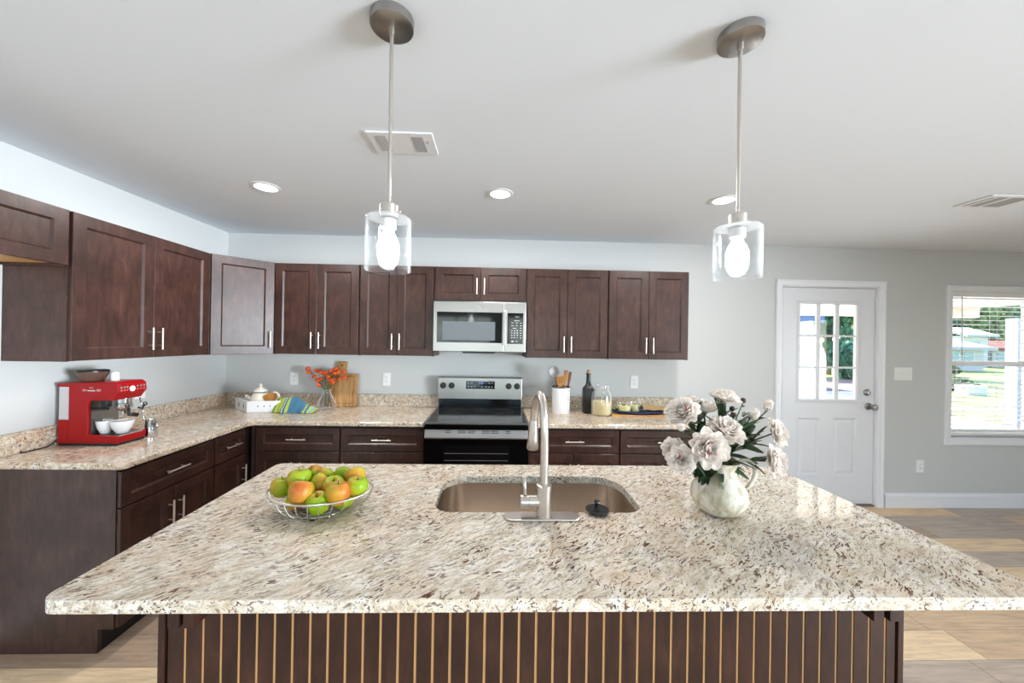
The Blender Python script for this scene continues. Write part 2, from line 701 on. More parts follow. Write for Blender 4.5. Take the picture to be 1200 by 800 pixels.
def rrect(x0, x1, y0, y1, r, n=6):
    pts = []
    rr = r if isinstance(r, (list, tuple)) else [r] * 4
    for (cx, cy, a0), q in zip(((x1, y1, 0), (x0, y1, 90), (x0, y0, 180), (x1, y0, 270)), rr):
        sx = -1 if cx == x1 else 1
        sy = -1 if cy == y1 else 1
        for i in range(n + 1):
            a = R(a0 + 90 * i / n)
            pts.append((cx + sx * q + q * math.cos(a), cy + sy * q + q * math.sin(a)))
    return pts


def arc3(p0, p1, p2, n=16):
    """quadratic bezier"""
    p0, p1, p2 = Vector(p0), Vector(p1), Vector(p2)
    return [p0 * (1 - t) ** 2 + p1 * 2 * t * (1 - t) + p2 * t * t for t in [i / n for i in range(n + 1)]]


def smooth_path(pts, n=8):
    """Catmull-Rom through points"""
    pts = [Vector(p) for p in pts]
    out = []
    P = [pts[0] * 2 - pts[1]] + pts + [pts[-1] * 2 - pts[-2]]
    for i in range(1, len(P) - 2):
        a, b, c, d = P[i - 1:i + 3]
        for j in range(n):
            t = j / n
            out.append(.5 * ((2 * b) + (c - a) * t + (2 * a - 5 * b + 4 * c - d) * t * t + (3 * b - a - 3 * c + d) * t ** 3))
    out.append(pts[-1])
    return out


# ------------------------------------------------------------------ room
H = 96
XR, YF = 400, -320
DX0, DX1, DZ = 200.2, 237.9, 82.0           # door opening
WX0, WX1, WZ0, WZ1 = 265.4, 303.0, 25.4, 80.9
struct(G().box(-6, XR + 6, YF - 6, 6, -5, 0).build('floor', 'plank_floor'))
struct(G().box(-6, XR + 6, YF - 6, 6, H, H + 6).build('ceiling', 'ceiling_paint'))
struct(G().box(-6, 0, YF - 6, 6, 0, H).build('wall_left', 'wall_paint'))
g = G()
g.box(0, DX0, 0, 6, 0, H)
g.box(DX0, DX1, 0, 6, DZ, H)
g.box(DX1, WX0, 0, 6, 0, H)
g.box(WX0, WX1, 0, 6, 0, WZ0)
g.box(WX0, WX1, 0, 6, WZ1, H)
g.box(WX1, XR, 0, 6, 0, H)
struct(g.build('wall_back', 'wall_paint'))
g = G()
y0 = YF
for (a, b, c, d) in RIGHT_WIN:
    g.box(XR, XR + 6, y0, a, 0, H)
    g.box(XR, XR + 6, a, b, 0, c)
    g.box(XR, XR + 6, a, b, d, H)
    y0 = b
g.box(XR, XR + 6, y0, 6, 0, H)
struct(g.build('wall_right', 'wall_paint'))
g = G()
x0 = 0
for (a, b, c, d) in FRONT_WIN:
    g.box(x0, a, YF - 6, YF, 0, H)
    g.box(a, b, YF - 6, YF, 0, c)
    g.box(a, b, YF - 6, YF, d, H)
    x0 = b
g.box(x0, XR, YF - 6, YF, 0, H)
struct(g.build('wall_front', 'wall_paint'))
n_ = 2
for (a, b, c, d) in FRONT_WIN:
    g = G()
    for bx in ((a - 3, a, c - 3, d + 3), (b, b + 3, c - 3, d + 3), (a, b, c - 3, c), (a, b, d, d + 3), ((a + b) / 2 - 1, (a + b) / 2 + 1, c, d), (a, b, (c + d) / 2 - 1, (c + d) / 2 + 1)):
        g.box(bx[0], bx[1], YF, YF + .8, bx[2], bx[3])
    struct(g.build('window_%d' % n_, 'trim_white', bevel=.15))
    n_ += 1
for (a, b, c, d) in RIGHT_WIN:
    g = G()
    for bx in ((a - 3, a, c - 3, d + 3), (b, b + 3, c - 3, d + 3), (a, b, d, d + 3), (a, b, c - 3, c), ((a + b) / 2 - 2, (a + b) / 2 + 2, c, d)):
        g.box(XR - .8, XR, bx[0], bx[1], bx[2], bx[3])
    struct(g.build('door_2', 'trim_white', bevel=.15))


def baseboard(name, x0, x1):
    g = G()
    g.prism([(0, 0), (-.6, 0), (-.6, 4.2), (-.45, 4.6), (-.2, 4.9), (-.2, 5.3), (0, 5.3)], 'x', x0, x1)
    struct(g.build(name, 'trim_white'))


baseboard('baseboard_back', 240.4, XR)
baseboard('baseboard_middle', 159.2, 198.9)
g = G()
g.box(0, .6, YF, -62, 0, 5.2)
struct(g.build('baseboard_left', 'trim_white', bevel=.15))

# door casing
def casing(name, x0, x1, z0, z1, w, bottom=False, sill=None):
    g = G()
    prof = [(0, 0), (0, -.35), (.35, -.55), (w * .55, -.6), (w * .7, -.8), (w - .25, -.8), (w, -.55), (w, 0)]
    # left, right, top (mitred)
    def side(path):
        pass
    pts = [(x0, z0), (x0, z1), (x1, z1), (x1, z0)]
    off = [(-1, 0), (-1, 1), (1, 1), (1, 0)]
    if bottom:
        off = [(-1, -1), (-1, 1), (1, 1), (1, -1)]
    vs = []
    for (px, pz), (ox, oz) in zip(pts, off):
        for (d, h) in prof:
            vs.append((px + ox * d, h, pz + oz * d))
    n = len(prof)
    fs = []
    segs = [(0, 1), (1, 2), (2, 3)] + ([(3, 0)] if bottom else [])
    for a, b in segs:
        for i in range(n):
            fs.append((a * n + i, a * n + (i + 1) % n, b * n + (i + 1) % n, b * n + i))
    if not bottom:
        fs.append(list(range(n)))
        fs.append([3 * n + i for i in range(n)])
    g.add(vs, fs)
    return struct(g.build(name, 'trim_white'))


casing('trim_1', DX0 + .5, DX1 - .5, 0, DZ - .5, 2.4)
g = G()
g.box(DX0, DX0 + .75, 0, 5.8, 0, DZ)
g.box(DX1 - .75, DX1, 0, 5.8, 0, DZ)
g.box(DX0 + .75, DX1 - .75, 0, 5.8, DZ - .75, DZ)
g.cur = 1
g.box(DX0 + .75, DX1 - .75, .2, 6.4, 0, .55)
struct(g.build('trim_2', ['trim_white', 'nickel_dark']))

# the door itself, swing side at right
SX0, SX1, SZ0, SZ1 = 201.05, 237.0, .75, 81.1
gx0, gx1, gz0, gz1 = 207.6, 230.6, 39.0, 75.8
pz0, pz1 = 11.2, 32.6
pn = ((207.9, 216.6), (221.6, 230.6))
d1 = bpy.data.objects.new('door_1', None)
COL.objects.link(d1)
d1.location = (SX0 * I, .9 * I, SZ0 * I)
struct(d1)


def dl(g):
    g.T = Matrix.Translation((-SX0, -.9, -SZ0))
    return g


g = dl(G())
Y0, Y1 = .9, 2.6
g.box(SX0, gx0, Y0, Y1, SZ0, SZ1)
g.box(gx1, SX1, Y0, Y1, SZ0, SZ1)
g.box(gx0, gx1, Y0, Y1, gz1, SZ1)
g.box(gx0, gx1, Y0, Y1, pz1, gz0)
g.box(gx0, gx1, Y0, Y1, SZ0, pz0)
g.box(pn[0][1], pn[1][0], Y0, Y1, pz0, pz1)
g.box(gx0, pn[0][0], Y0, Y1, pz0, pz1)
for a, b in pn:
    # bevelled raised panel
    def loop(i, y):
        return [(a + i, y, pz0 + i), (b - i, y, pz0 + i), (b - i, y, pz1 - i), (a + i, y, pz1 - i)]
    L = [loop(0, Y0), loop(.5, Y0 + .5), loop(.95, Y0 + .5), loop(1.7, Y0 + .18)]
    vs = [p for l in L for p in l]
    fs = []
    for q in range(3):
        for i in range(4):
            fs.append((q * 4 + i, q * 4 + (i + 1) % 4, q * 4 + 4 + (i + 1) % 4, q * 4 + 4 + i))
    fs.append((12, 13, 14, 15))
    g.add(vs, fs)
g.build('door_panel', 'door_white', d1)
g = dl(G())
# moulded glass frame
def frame_ring(g, x0, x1, z0, z1, prof):
    """prof: (offset inwards, y)"""
    n = len(prof)
    vs = []
    for (cx, cz, sx, sz) in ((x0, z0, 1, 1), (x1, z0, -1, 1), (x1, z1, -1, -1), (x0, z1, 1, -1)):
        for (d, y) in prof:
            vs.append((cx + sx * d, y, cz + sz * d))
    fs = []
    for a in range(4):
        b = (a + 1) % 4
        for i in range(n):
            fs.append((a * n + i, a * n + (i + 1) % n, b * n + (i + 1) % n, b * n + i))
    g.add(vs, fs)


frame_ring(g, gx0 - .5, gx1 + .5, gz0 - .5, gz1 + .5, [(0, .9), (.2, .55), (.8, .5), (1.25, .8), (1.25, 1.9), (0, 1.9)])
ix0, ix1, iz0, iz1 = gx0 + .7, gx1 - .7, gz0 + .7, gz1 - .7
for i in (1, 2):
    x = ix0 + (ix1 - ix0) * i / 3
    g.box(x - .75, x + .75, .95, 1.8, iz0, iz1)
    z = iz0 + (iz1 - iz0) * i / 3
    g.box(ix0, ix1, 1.0, 1.75, z - .35, z + .35)
g.build('glazing_frame', 'door_white', d1, bevel=.08)
dl(G()).box(ix0 - .3, ix1 + .3, 1.38, 1.48, iz0 - .3, iz1 + .3)
g = dl(G())
g.box(ix0 - .3, ix1 + .3, 1.38, 1.48, iz0 - .3, iz1 + .3)
g.build('glass_pane', 'pane_glass', d1)
MY = Matrix.Rotation(R(90), 3, 'X')           # lathe axis towards the room (-y)
g = dl(G())
g.lathe([(0, 0), (1.25, 0), (1.25, .25), (.9, .6), (.75, .62), (.75, .9), (0, .95)], (234.3, .9, 42.4), 24, MY)
g.build('deadbolt', 'nickel_dark', d1, smooth=True, flat_angle=40)
g = dl(G())
g.lathe([(0, 0), (1.3, 0), (1.3, .25), (.9, .5), (.45, .6), (.45, 1.5), (.8, 1.7), (1.1, 2.1), (1.1, 2.6), (.8, 3.0), (0, 3.05)], (234.9, .9, 37.2), 24, MY)
g.build('door_knob', 'nickel_dark', d1, smooth=True, flat_angle=40)
for z in (70.6, 40.8, 12.0):
    g = dl(G())
    g.box(SX0 - .5, SX0 + .15, .35, 1.0, z - 2, z + 2)
    g.tube([(SX0 - .2, .35, z - 2.1), (SX0 - .2, .35, z + 2.1)], .3, 8)
    g.build('hinge', 'nickel_dark', d1)

# window
casing('trim_3', WX0 + .2, WX1 - .2, WZ0 + .2, WZ1 - .2, 2.3, True)
g = G()
for bx in ((WX0, WX0 + .7, WZ0, WZ1), (WX1 - .7, WX1, WZ0, WZ1), (WX0, WX1, WZ0, WZ0 + .7), (WX0, WX1, WZ1 - .7, WZ1)):
    g.box(bx[0], bx[1], 0, 5.9, bx[2], bx[3])
w1 = struct(g.build('window_1', 'trim_white'))
g = G()
wm = 53.6
a, b = WX0 + .7, WX1 - .7
for bx in ((a, a + 1.4, WZ0 + .7, wm), (b - 1.4, b, WZ0 + .7, wm), (a, b, WZ0 + .7, WZ0 + 3), (a, b, wm - .9, wm + .9)):
    g.box(bx[0], bx[1], 3.4, 4.4, bx[2], bx[3])
g.build('lower_sash', 'trim_white', w1)
g = G()
for bx in ((a, a + 1.4, wm, WZ1 - .7), (b - 1.4, b, wm, WZ1 - .7), (a, b, WZ1 - 2.4, WZ1 - .7), (a, b, wm - .9, wm + .9)):
    g.box(bx[0], bx[1], 4.5, 5.5, bx[2], bx[3])
g.build('upper_sash', 'trim_white', w1)
g = G()
g.box(a + 1, b - 1, 3.85, 3.95, WZ0 + 2, wm)
g.box(a + 1, b - 1, 4.95, 5.05, wm, WZ1 - 2)
g.build('window_glass', 'pane_glass', w1)

# blind
bl = thing('window_blind', (WX0 + .9, 1.0, WZ1), 'white horizontal slat blind hanging open in the window', 'blind')
T0 = Matrix.Translation((-(WX0 + .9), -1.0, -WZ1))
a, b = WX0 + .9, WX1 - .9
g = G(T0).box(a, b, .2, 2.8, 78.9, WZ1 - .1)
g.build('headrail', 'plate_white', bl, bevel=.1)
g = G(T0)
z = 28.9
while z < 78.6:
    g.prism([(.6, z), (1.6, z + .10), (2.6, z), (2.6, z + .12), (1.6, z + .22), (.6, z + .12)], 'x', a + .1, b - .1)
    z += 1.72
g.build('slats', 'plate_white', bl)
G(T0).box(a, b, .6, 2.6, 26.9, 27.7).build('bottom_rail', 'plate_white', bl, bevel=.1)
g = G(T0)
for x in (a + 5, (a + b) / 2, b - 5):
    g.tube([(x, .55, 27.5), (x, .55, 79)], .05, 5)
    g.tube([(x, 2.65, 27.5), (x, 2.65, 79)], .05, 5)
g.build('ladder_cords', 'plate_white', bl)
G(T0).tube([(a + 3.6, .1, 57.0), (a + 3.6, .2, 79)], .14, 6).build('tilt_wand', 'button_grey', bl)

# ------------------------------------------------------------------ cabinets
def shaker(name, x0, x1, z0, z1, parent, mt='cherry_wood', st=2.35, y=0):
    """front face looks to local -y, back at y, 0.75 thick"""
    g = G()
    yf, yb = y - .75, y
    yp = yf + .38

    def loop(i, yy):
        return [(x0 + i, yy, z0 + i), (x1 - i, yy, z0 + i), (x1 - i, yy, z1 - i), (x0 + i, yy, z1 - i)]
    L = [loop(0, yb), loop(0, yf + .07), loop(.07, yf), loop(st, yf), loop(st + .38, yp), loop(st + .4, yp)]
    vs = [p for l in L for p in l]
    fs = [(0, 1, 2, 3)]
    for q in range(len(L) - 1):
        for i in range(4):
            fs.append((q * 4 + i, q * 4 + (i + 1) % 4, q * 4 + 4 + (i + 1) % 4, q * 4 + 4 + i))
    e = (len(L) - 1) * 4
    fs.append((e, e + 1, e + 2, e + 3))
    g.add(vs, fs)
    return g.build(name, mt, parent)


def pull(parent, x, z, vert=True, L=5.2, y=-.75):
    g = G()
    h = L / 2
    o = h - 1.0
    if vert:
        g.tube([(x, y - 1.15, z - h), (x, y - 1.15, z + h)], .21, 10)
        for s in (-o, o):
            g.tube([(x, y + .02, z + s), (x, y - 1.15, z + s)], .15, 8)
    else:
        g.tube([(x - h, y - 1.15, z), (x + h, y - 1.15, z)], .21, 10)
        for s in (-o, o):
            g.tube([(x + s, y + .02, z), (x + s, y - 1.15, z)], .15, 8)
    return g.build('pull_handle', 'handle_nickel', parent, smooth=True, flat_angle=50)


def wall_cabinet(label, x, y, z, w, h, rz=0, doors=2, handles=('r', 'l'), d=12, handle=True, raw=False, group=None):
    t = thing('wall_cabinet', (x, y, z), label, 'cabinet', group, rz)
    g = G()
    th = .6
    g.box(0, th, 0.02, d, 0, h)
    g.box(w - th, w, 0.02, d, 0, h)
    g.box(th, w - th, 0.02, d, h - th, h)
    g.box(th, w - th, d - .3, d, 0, h - th)
    g.build('carcass', 'cherry_side', t)
    G().box(th, w - th, .02, d - .3, .5, 1.1).build('bottom_panel', 'raw_maple' if raw else 'cherry_side', t)
    gf = G()
    gf.box(.6, w - .6, .04, .7, 1.1, h - .6)
    gf.build('face_frame', 'cabinet_inside', t)
    dw = (w - .4) / doors
    for i in range(doors):
        a = .2 + i * dw + .05
        b = .2 + (i + 1) * dw - .05
        o = shaker('door', a, b, .12, h - .12, t)
        if handle:
            hx = b - 1.15 if handles[i] == 'r' else a + 1.15
            pull(o, hx, min(4.6, h * .48 + .3))
    return t


UB, UT = 54.0, 83.3
YU = -12.0            # carcass front of the back-wall uppers, local y=0 -> door front at -12.75
# over-fridge cabinet and the tall pair on the left wall (faces +x: rz = 90 deg)
wall_cabinet('short dark wood cabinet above the empty fridge space at far left', 12, -94.6, 72.45, 36.2, UT - 72.45, R(90), 1, ('r',), handle=False, raw=True)
wall_cabinet('tall two-door dark wood cabinet on the left wall above the red coffee machine', 12, -58.25, UB, 34.2, UT - UB, R(90))

# diagonal corner cabinet
t = thing('corner_cabinet', (12.75 * .9, -20, UB), 'single-door diagonal dark wood cabinet in the corner, its door catching the light', 'cabinet')
g = G(Matrix.Translation((-12.75 * .9, 20, -UB)))
g.prism([(0.02, -23.95), (12.3, -23.95), (23.95, -12.3), (23.95, -.02), (0.02, -.02)], 'z', UB, UT)
g.build('carcass', 'cherry_side', t)
c45 = math.cos(R(45))
Ld = math.hypot(11.25, 11.25)
e = bpy.data.objects.new('door_mount', None)
bpy.data.objects.remove(e)
g = G()
Tm = Matrix.Translation(Vector((12.55, -23.85, 0)) - Vector((12.75 * .9, -20, 0))) @ Matrix.Rotation(R(45), 4, 'Z')
dob = shaker('door', .1, Ld - .05, .12, UT - UB - .12, t)
dob.matrix_local = Matrix.Translation((Tm.translation) * I) @ Matrix.Rotation(R(45), 4, 'Z')
pull(dob, Ld - 1.2, 4.6)

wall_cabinet('two-door dark wood wall cabinet beside the corner cabinet above the cutting board', 24, YU, UB, 27, UT - UB)
wall_cabinet('narrow two-door dark wood wall cabinet just left of the microwave', 51, YU, UB, 24, UT - UB)
wall_cabinet('low two-door dark wood cabinet directly above the microwave', 75, YU, 72.3, 30, UT - 72.3)
wall_cabinet('two-door dark wood wall cabinet just right of the microwave', 105, YU, UB, 27, UT - UB)
wall_cabinet('two-door dark wood wall cabinet at the right end of the row, above the blue platter', 132, YU, UB, 27, UT - UB)


def base_cabinet(label, x, y, w, rz=0, doors=2, x_open=0, handles=('r', 'l'), extra_right=0, depth=23.9):
    t = thing('base_cabinet', (x, y, 0), label, 'cabinet', None, rz)
    g = G()
    W_ = w + extra_right
    th = .7
    D = depth
    prof = [(0.02, 4.5), (0.02, 34.2), (D, 34.2), (D, 0.02), (2.9, 0.02), (2.9, 4.5)]
    g.prism(prof, 'x', 0.01, th)
    g.prism(prof, 'x', W_ - th, W_ - .01)
    g.box(th, W_ - th, D - .4, D, 0.02, 34.2)
    g.build('carcass', 'cherry_side', t)
    G().box(th, W_ - th, .05, .7, 4.6, 34.1).build('face_frame', 'cabinet_inside', t)
    G().box(th, W_ - th, 2.9, 3.4, .02, 4.5).build('toe_kick', 'toe_black', t)
    G().box(th, W_ - th, .7, D - .4, 4.5, 5.2).build('bottom_panel', 'cherry_side', t)
    a, b = .15 + x_open, w - .15
    o = shaker('drawer', a + .05, b - .05, 27.05, 33.65, t, st=1.9)
    pull(o, (a + b) / 2, 30.5, False, 5.4)
    dw = (b - a) / doors
    for i in range(doors):
        p, q = a + i * dw + .05, a + (i + 1) * dw - .05
        o = shaker('door', p, q, 4.7, 26.75, t)
        hx = q - 1.15 if handles[i] == 'r' else p + 1.15
        pull(o, hx, 21.5)
    return t


base_cabinet('dark wood base cabinet with one wide drawer at the open end of the left counter', 24.75, -61.0, 22.8, R(90))
base_cabinet('narrow dark wood base cabinet with a small drawer next to the inner corner', 24.75, -38.2, 11.2, R(90), 1, 0, ('r',), extra_right=26.4)
base_cabinet('dark wood base cabinet below the cutting board, right of the inner corner', 25.6, -24.75, 25.4, 0, 2, 1.6)
base_cabinet('dark wood base cabinet just left of the range', 51, -24.75, 24, 0, 1, 0, ('l',))
base_cabinet('dark wood base cabinet just right of the range', 105, -24.75, 27)
base_cabinet('dark wood base cabinet at the right end of the back run, behind the flowers', 132, -24.75, 27)

# ------------------------------------------------------------------ worktops
CZ = 35.5
t = thing('countertop', (26, -26, 34.25), 'L-shaped beige granite worktop carrying the coffee machine and cutting board', 'countertop')
TT = Matrix.Translation((-26, 26, -34.25))
inner = [(26.3 + 1.9 - 1.9 * math.cos(R(a)), -26.0 - 1.9 + 1.9 * math.sin(R(a))) for a in range(0, 91, 15)]
poly = [(0.02, -61.4), (25.5, -61.4), (26.05, -61.2), (26.3, -60.6)] + inner + [(74.95, -26.0), (74.95, -.02), (.02, -.02)]
g = G(TT).prism(poly, 'z', 34.25, CZ)
g.build('slab', 'granite_warm', t, bevel=.28, seg=3)
G(TT).box(.02, .8, -61.3, -.85, CZ, 39.7).build('backsplash', 'granite_warm', t, bevel=.12)
G(TT).box(.02, 74.9, -.8, -.02, CZ, 39.7).build('backsplash', 'granite_warm', t, bevel=.12)
t = thing('countertop', (132, -26, 34.25), 'short beige granite worktop right of the range under the bottle and jar', 'countertop')
TT = Matrix.Translation((-132, 26, -34.25))
G(TT).box(105.05, 160.4, -26.0, -.02, 34.25, CZ).build('slab', 'granite_warm', t, bevel=.28, seg=3)
G(TT).box(105.1, 160.2, -.8, -.02, CZ, 39.7).build('backsplash', 'granite_warm', t, bevel=.12)

# island
IX0, IX1, IY0, IY1 = 54.15, 150.2, -96.8, -60.45
HX0, HX1, HY0, HY1 = 86.6, 116.6, -79.8, -66.3


def slab_with_hole(name, outer, hole, z0, z1, m, origin):
    b = bmesh.new()
    loops = []
    for pts in (outer, hole):
        vs = [b.verts.new(((x - origin[0]) * I, (y - origin[1]) * I, (z0 - origin[2]) * I)) for x, y in pts]
        loops += [b.edges.new((vs[i], vs[(i + 1) % len(vs)])) for i in range(len(vs))]
    fr = bmesh.ops.triangle_fill(b, use_beauty=True, use_dissolve=False, edges=loops)
    fc = [x for x in fr['geom'] if isinstance(x, bmesh.types.BMFace)]
    ex = bmesh.ops.extrude_face_region(b, geom=fc)
    bmesh.ops.translate(b, verts=[x for x in ex['geom'] if isinstance(x, bmesh.types.BMVert)], vec=(0, 0, (z1 - z0) * I))
    bmesh.ops.recalc_face_normals(b, faces=b.faces)
    me = bpy.data.meshes.new(name)
    b.to_mesh(me)
    b.free()
    me.materials.append(MATS[m])
    o = bpy.data.objects.new(name, me)
    COL.objects.link(o)
    o.location = Vector(origin) * I
    md = o.modifiers.new('bevel', 'BEVEL')
    md.width = .22 * I
    md.segments = 3
    md.limit_method = 'ANGLE'
    md.angle_limit = R(50)
    return o


o = slab_with_hole('island_countertop', rrect(IX0, IX1, IY0, IY1, 1.3, 5), rrect(HX0, HX1, HY0, HY1, [4.6, 4.6, 2.6, 2.6], 8), 34.25, CZ, 'granite_pale', (102, -78, 34.25))
tag(o, 'long speckled cream granite island top around the sink', 'countertop')

PX0, PX1, PY = 58.0, 143.6, -89.15
t = thing('kitchen_island', (101, -75, 0), 'dark brown island base with pale grooved beadboard facing the viewer', 'kitchen island')
TT = Matrix.Translation((-101, 75, 0))
g = G(TT)
pitch = 1.96
x = PX0 + 1.15
nb = 0
while x < PX1 - 1.2:
    x2 = min(x + pitch - .28, PX1 - 1.1)
    g.box(x, x2, PY, PY + .3, .05, 34.2)
    x += pitch
g.cur = 1
g.box(PX0 + 1.1, PX1 - 1.1, PY + .1, PY + .5, .05, 34.15)
g.build('beadboard_panel', ['island_board', 'groove_maple'], t)
for a in (PX0, PX1 - .68):
    G(TT).box(a, a + .68, PY, PY + 1.2, .02, 34.2).build('corner_post', 'island_board', t, bevel=.06)
G(TT).box(PX0 + .1, PX0 + .66, PY + 1.2, -62.2, .02, 34.2).build('end_panel', 'cherry_side', t)
G(TT).box(PX1 - .66, PX1 - .1, PY + 1.2, -62.2, .02, 34.2).build('end_panel', 'cherry_side', t)
G(TT).box(PX0 + .66, PX1 - .66, -63.0, -62.3, 4.5, 34.2).build('aisle_panel', 'cherry_side', t)
G(TT).box(PX0 + .66, PX1 - .66, -65.8, -65.3, .02, 4.5).build('toe_kick', 'toe_black', t)
for bx in ((61.9, 63.05, 31.0), (63.55, 64.65, 31.0)):
    pass
for x0 in (61.95, 63.5, 136.3, 138.1):
    g = G(TT)
    left = x0 < 100
    g.cur = 0
    g.box(x0, x0 + 1.1, -92.5, PY - .02, 29.55 if left else 29.87, 34.2)
    g.build('counter_bracket', 'island_board', t)

# sink
t = thing('sink_basin', (101.6, -73, 34.2), 'undermounted stainless sink bowl sunk in the island top', 'sink')
TT = Matrix.Translation((-101.6, 73, -34.2))
loops = []
for (o_, z, r) in ((1.2, 34.22, 3.6), (.12, 34.22, 3.4), (.12, 33.0, 3.4), (0.0, 27.2, 3.2), (-.25, 26.4, 3.0), (-1.0, 25.9, 2.4), (-2.2, 25.75, 1.6)):
    rr = [4.6 + o_ * .8, 4.6 + o_ * .8, max(.8, 2.6 + o_ * .8), max(.8, 2.6 + o_ * .8)]
    loops.append([(x, y, z) for x, y in rrect(HX0 - o_, HX1 + o_, HY0 - o_, HY1 + o_, rr, 8)])
g = G(TT)
n = len(loops[0])
vs = [p for l in loops for p in l]
fs = []
for q in range(len(loops) - 1):
    for i in range(n):
        fs.append((q * n + i, q * n + (i + 1) % n, (q + 1) * n + (i + 1) % n, (q + 1) * n + i))
fs.append([(len(loops) - 1) * n + i for i in range(n)])
g.add(vs, fs)
o = g.build('bowl', 'sink_steel', t, smooth=True, flat_angle=50)
G(TT).lathe([(0, 25.8), (1.0, 25.82), (1.7, 25.95), (1.75, 25.8)], (101.6, -72.5, 0), 24).build('drain', 'nickel_dark', t, smooth=True)

# faucet
fx, fy = 101.9, -81.3
t = thing('faucet', (fx, fy, CZ), 'brushed nickel gooseneck faucet on an oval deck plate behind the sink', 'faucet')
TT = Matrix.Translation((-fx, -fy, -CZ))
st = rrect(fx - 5.45, fx + 5.05, fy - 1.2, fy + 1.2, 1.19, 8)
G(TT).prism(st, 'z', CZ, CZ + .28).build('deck_plate', 'nickel', t, bevel=.12)
G(TT).lathe([(0, CZ + .25), (1.0, CZ + .25), (1.0, 39.3), (1.06, 39.35), (1.06, 40.0), (.95, 40.05), (0, 40.05)], (fx, fy, 0), 28).build('body', 'nickel', t, smooth=True, flat_angle=40)
neck = smooth_path([(fx, fy, 39.8), (fx, fy, 44), (fx - .05, fy, 47.6), (fx - .12, fy + .65, 50.2), (fx - .3, fy + 2.4, 51.7), (fx - .5, fy + 4.3, 51.3), (fx - .7, fy + 5.9, 49.5), (fx - .82, fy + 6.5, 47.2)], 8)
G(TT).tube(neck, .56, 16).build('gooseneck', 'nickel', t, smooth=True)
G(TT).tube([(fx - .82, fy + 6.5, 47.4), (fx - .84, fy + 6.56, 46.9), (fx - .88, fy + 6.7, 44.6), (fx - .92, fy + 6.8, 42.9), (fx - .92, fy + 6.8, 42.75)], [.6, .68, .82, .92, .8], 18).build('spray_head', 'nickel', t, smooth=True, flat_angle=50)
G(TT).lathe([(0, 0), (.85, 0), (.85, 1.0), (.8, 1.05), (.8, 1.1), (.85, 1.15), (.8, 2.5), (0, 2.5)], (fx - 3.15, fy, 37.7), 20, Matrix.Rotation(R(90), 3, 'Y')).build('lever_hub', 'nickel', t, smooth=True, flat_angle=40)
G(TT).tube([(fx - 2.55, fy, 38.3), (fx - 2.6, fy, 39.5), (fx - 2.75, fy, 41.0)], [.26, .24, .3], 10).build('lever', 'nickel', t, smooth=True)

# sink stopper
t = thing('sink_stopper', (109.7, -79.9, CZ), 'small black rubber sink stopper lying at the sink rim', 'sink stopper')
G().lathe([(0, 0), (.9, 0), (1.2, .2), (1.62, .42), (1.62, .58), (1.35, .62), (.9, .5), (.4, .55), (.4, .6), (0, .6)], (0, 0, 0), 28).build('disc', 'rubber_black', t, smooth=True, flat_angle=50)
G().lathe([(0, .5), (.35, .5), (.3, .8), (.3, 1.35), (.45, 1.5), (.4, 1.7), (0, 1.7)], (-.05, 0, 0), 14).build('knob', 'rubber_black', t, smooth=True, flat_angle=50)

# ------------------------------------------------------------------ range
t = thing('range', (90, -13, 0), 'stainless electric range with black glass cooktop between the base cabinets', 'stove')
TT = Matrix.Translation((-90, 13, 0))
RX0, RX1 = 75.35, 104.75
g = G(TT)
g.box(RX0, RX1, -25.5, -1.2, 3.0, 35.3)
for x in (RX0 + 2, RX1 - 2):
    for y in (-23, -4):
        g.box(x - .8, x + .8, y - .8, y + .8, .02, 3.0)
g.build('body', 'dark_trim', t)
G(TT).box(RX0, RX1, -27.4, -3.4, 35.3, 36.0).build('cooktop', 'cooktop_glass', t, bevel=.12)
g = G(TT)
g.box(RX0 - .15, RX0 + .25, -27.5, -3.4, 35.2, 36.06)
g.box(RX1 - .25, RX1 + .15, -27.5, -3.4, 35.2, 36.06)
g.box(RX0 + .25, RX1 - .25, -27.6, -27.2, 35.55, 36.06)
g.build('cooktop_trim', 'steel', t)
for (x, y, r) in ((82.5, -20.5, 4.4), (97.2, -20.5, 3.6), (82.8, -10, 3.3), (97.2, -10, 4.2), (90, -8, 2.6)):
    g = G(TT)
    for q in (r, r * .62):
        g.lathe([(q - .09, 36.004), (q + .09, 36.004), (q + .09, 36.02), (q - .09, 36.02), (q - .09, 36.004)], (x, y, 0), 40)
    g.build('burner_ring', 'burner_ring', t)
G(TT).box(RX0, RX1, -27.3, -25.5, 34.0, 35.3).build('front_band', 'black_glass', t)
# backguard
g = G(TT)
g.prism([(-3.4, 38.85), (-3.4, 46.2), (-2.9, 46.5), (-.9, 46.5), (-.9, 36), (-2.9, 36), (-2.9, 38.85)], 'x', RX0 - .1, RX1)
g.build('backguard', 'steel', t, bevel=.1)
G(TT).box(RX0 + .2, RX1 - .2, -3.3, -2.9, 36.0, 38.8).build('vent_panel', 'black_glass', t)
g = G(TT).box(85.0, 95.1, -3.5, -3.35, 42.45, 45.15)
dp = g.build('display', 'black_glass', t)
g = G(TT)
for x in (85.9, 87.0, 88.1, 90.6, 92.1, 93.1, 94.2):
    g.box(x - .18, x + .18, -3.54, -3.5, 42.95, 43.35)
for x in (85.8, 87.0, 93.2, 94.2):
    g.box(x - .25, x + .25, -3.54, -3.5, 44.35, 44.6)
g.build('key_marks', 'button_grey', dp)
g = G(TT)


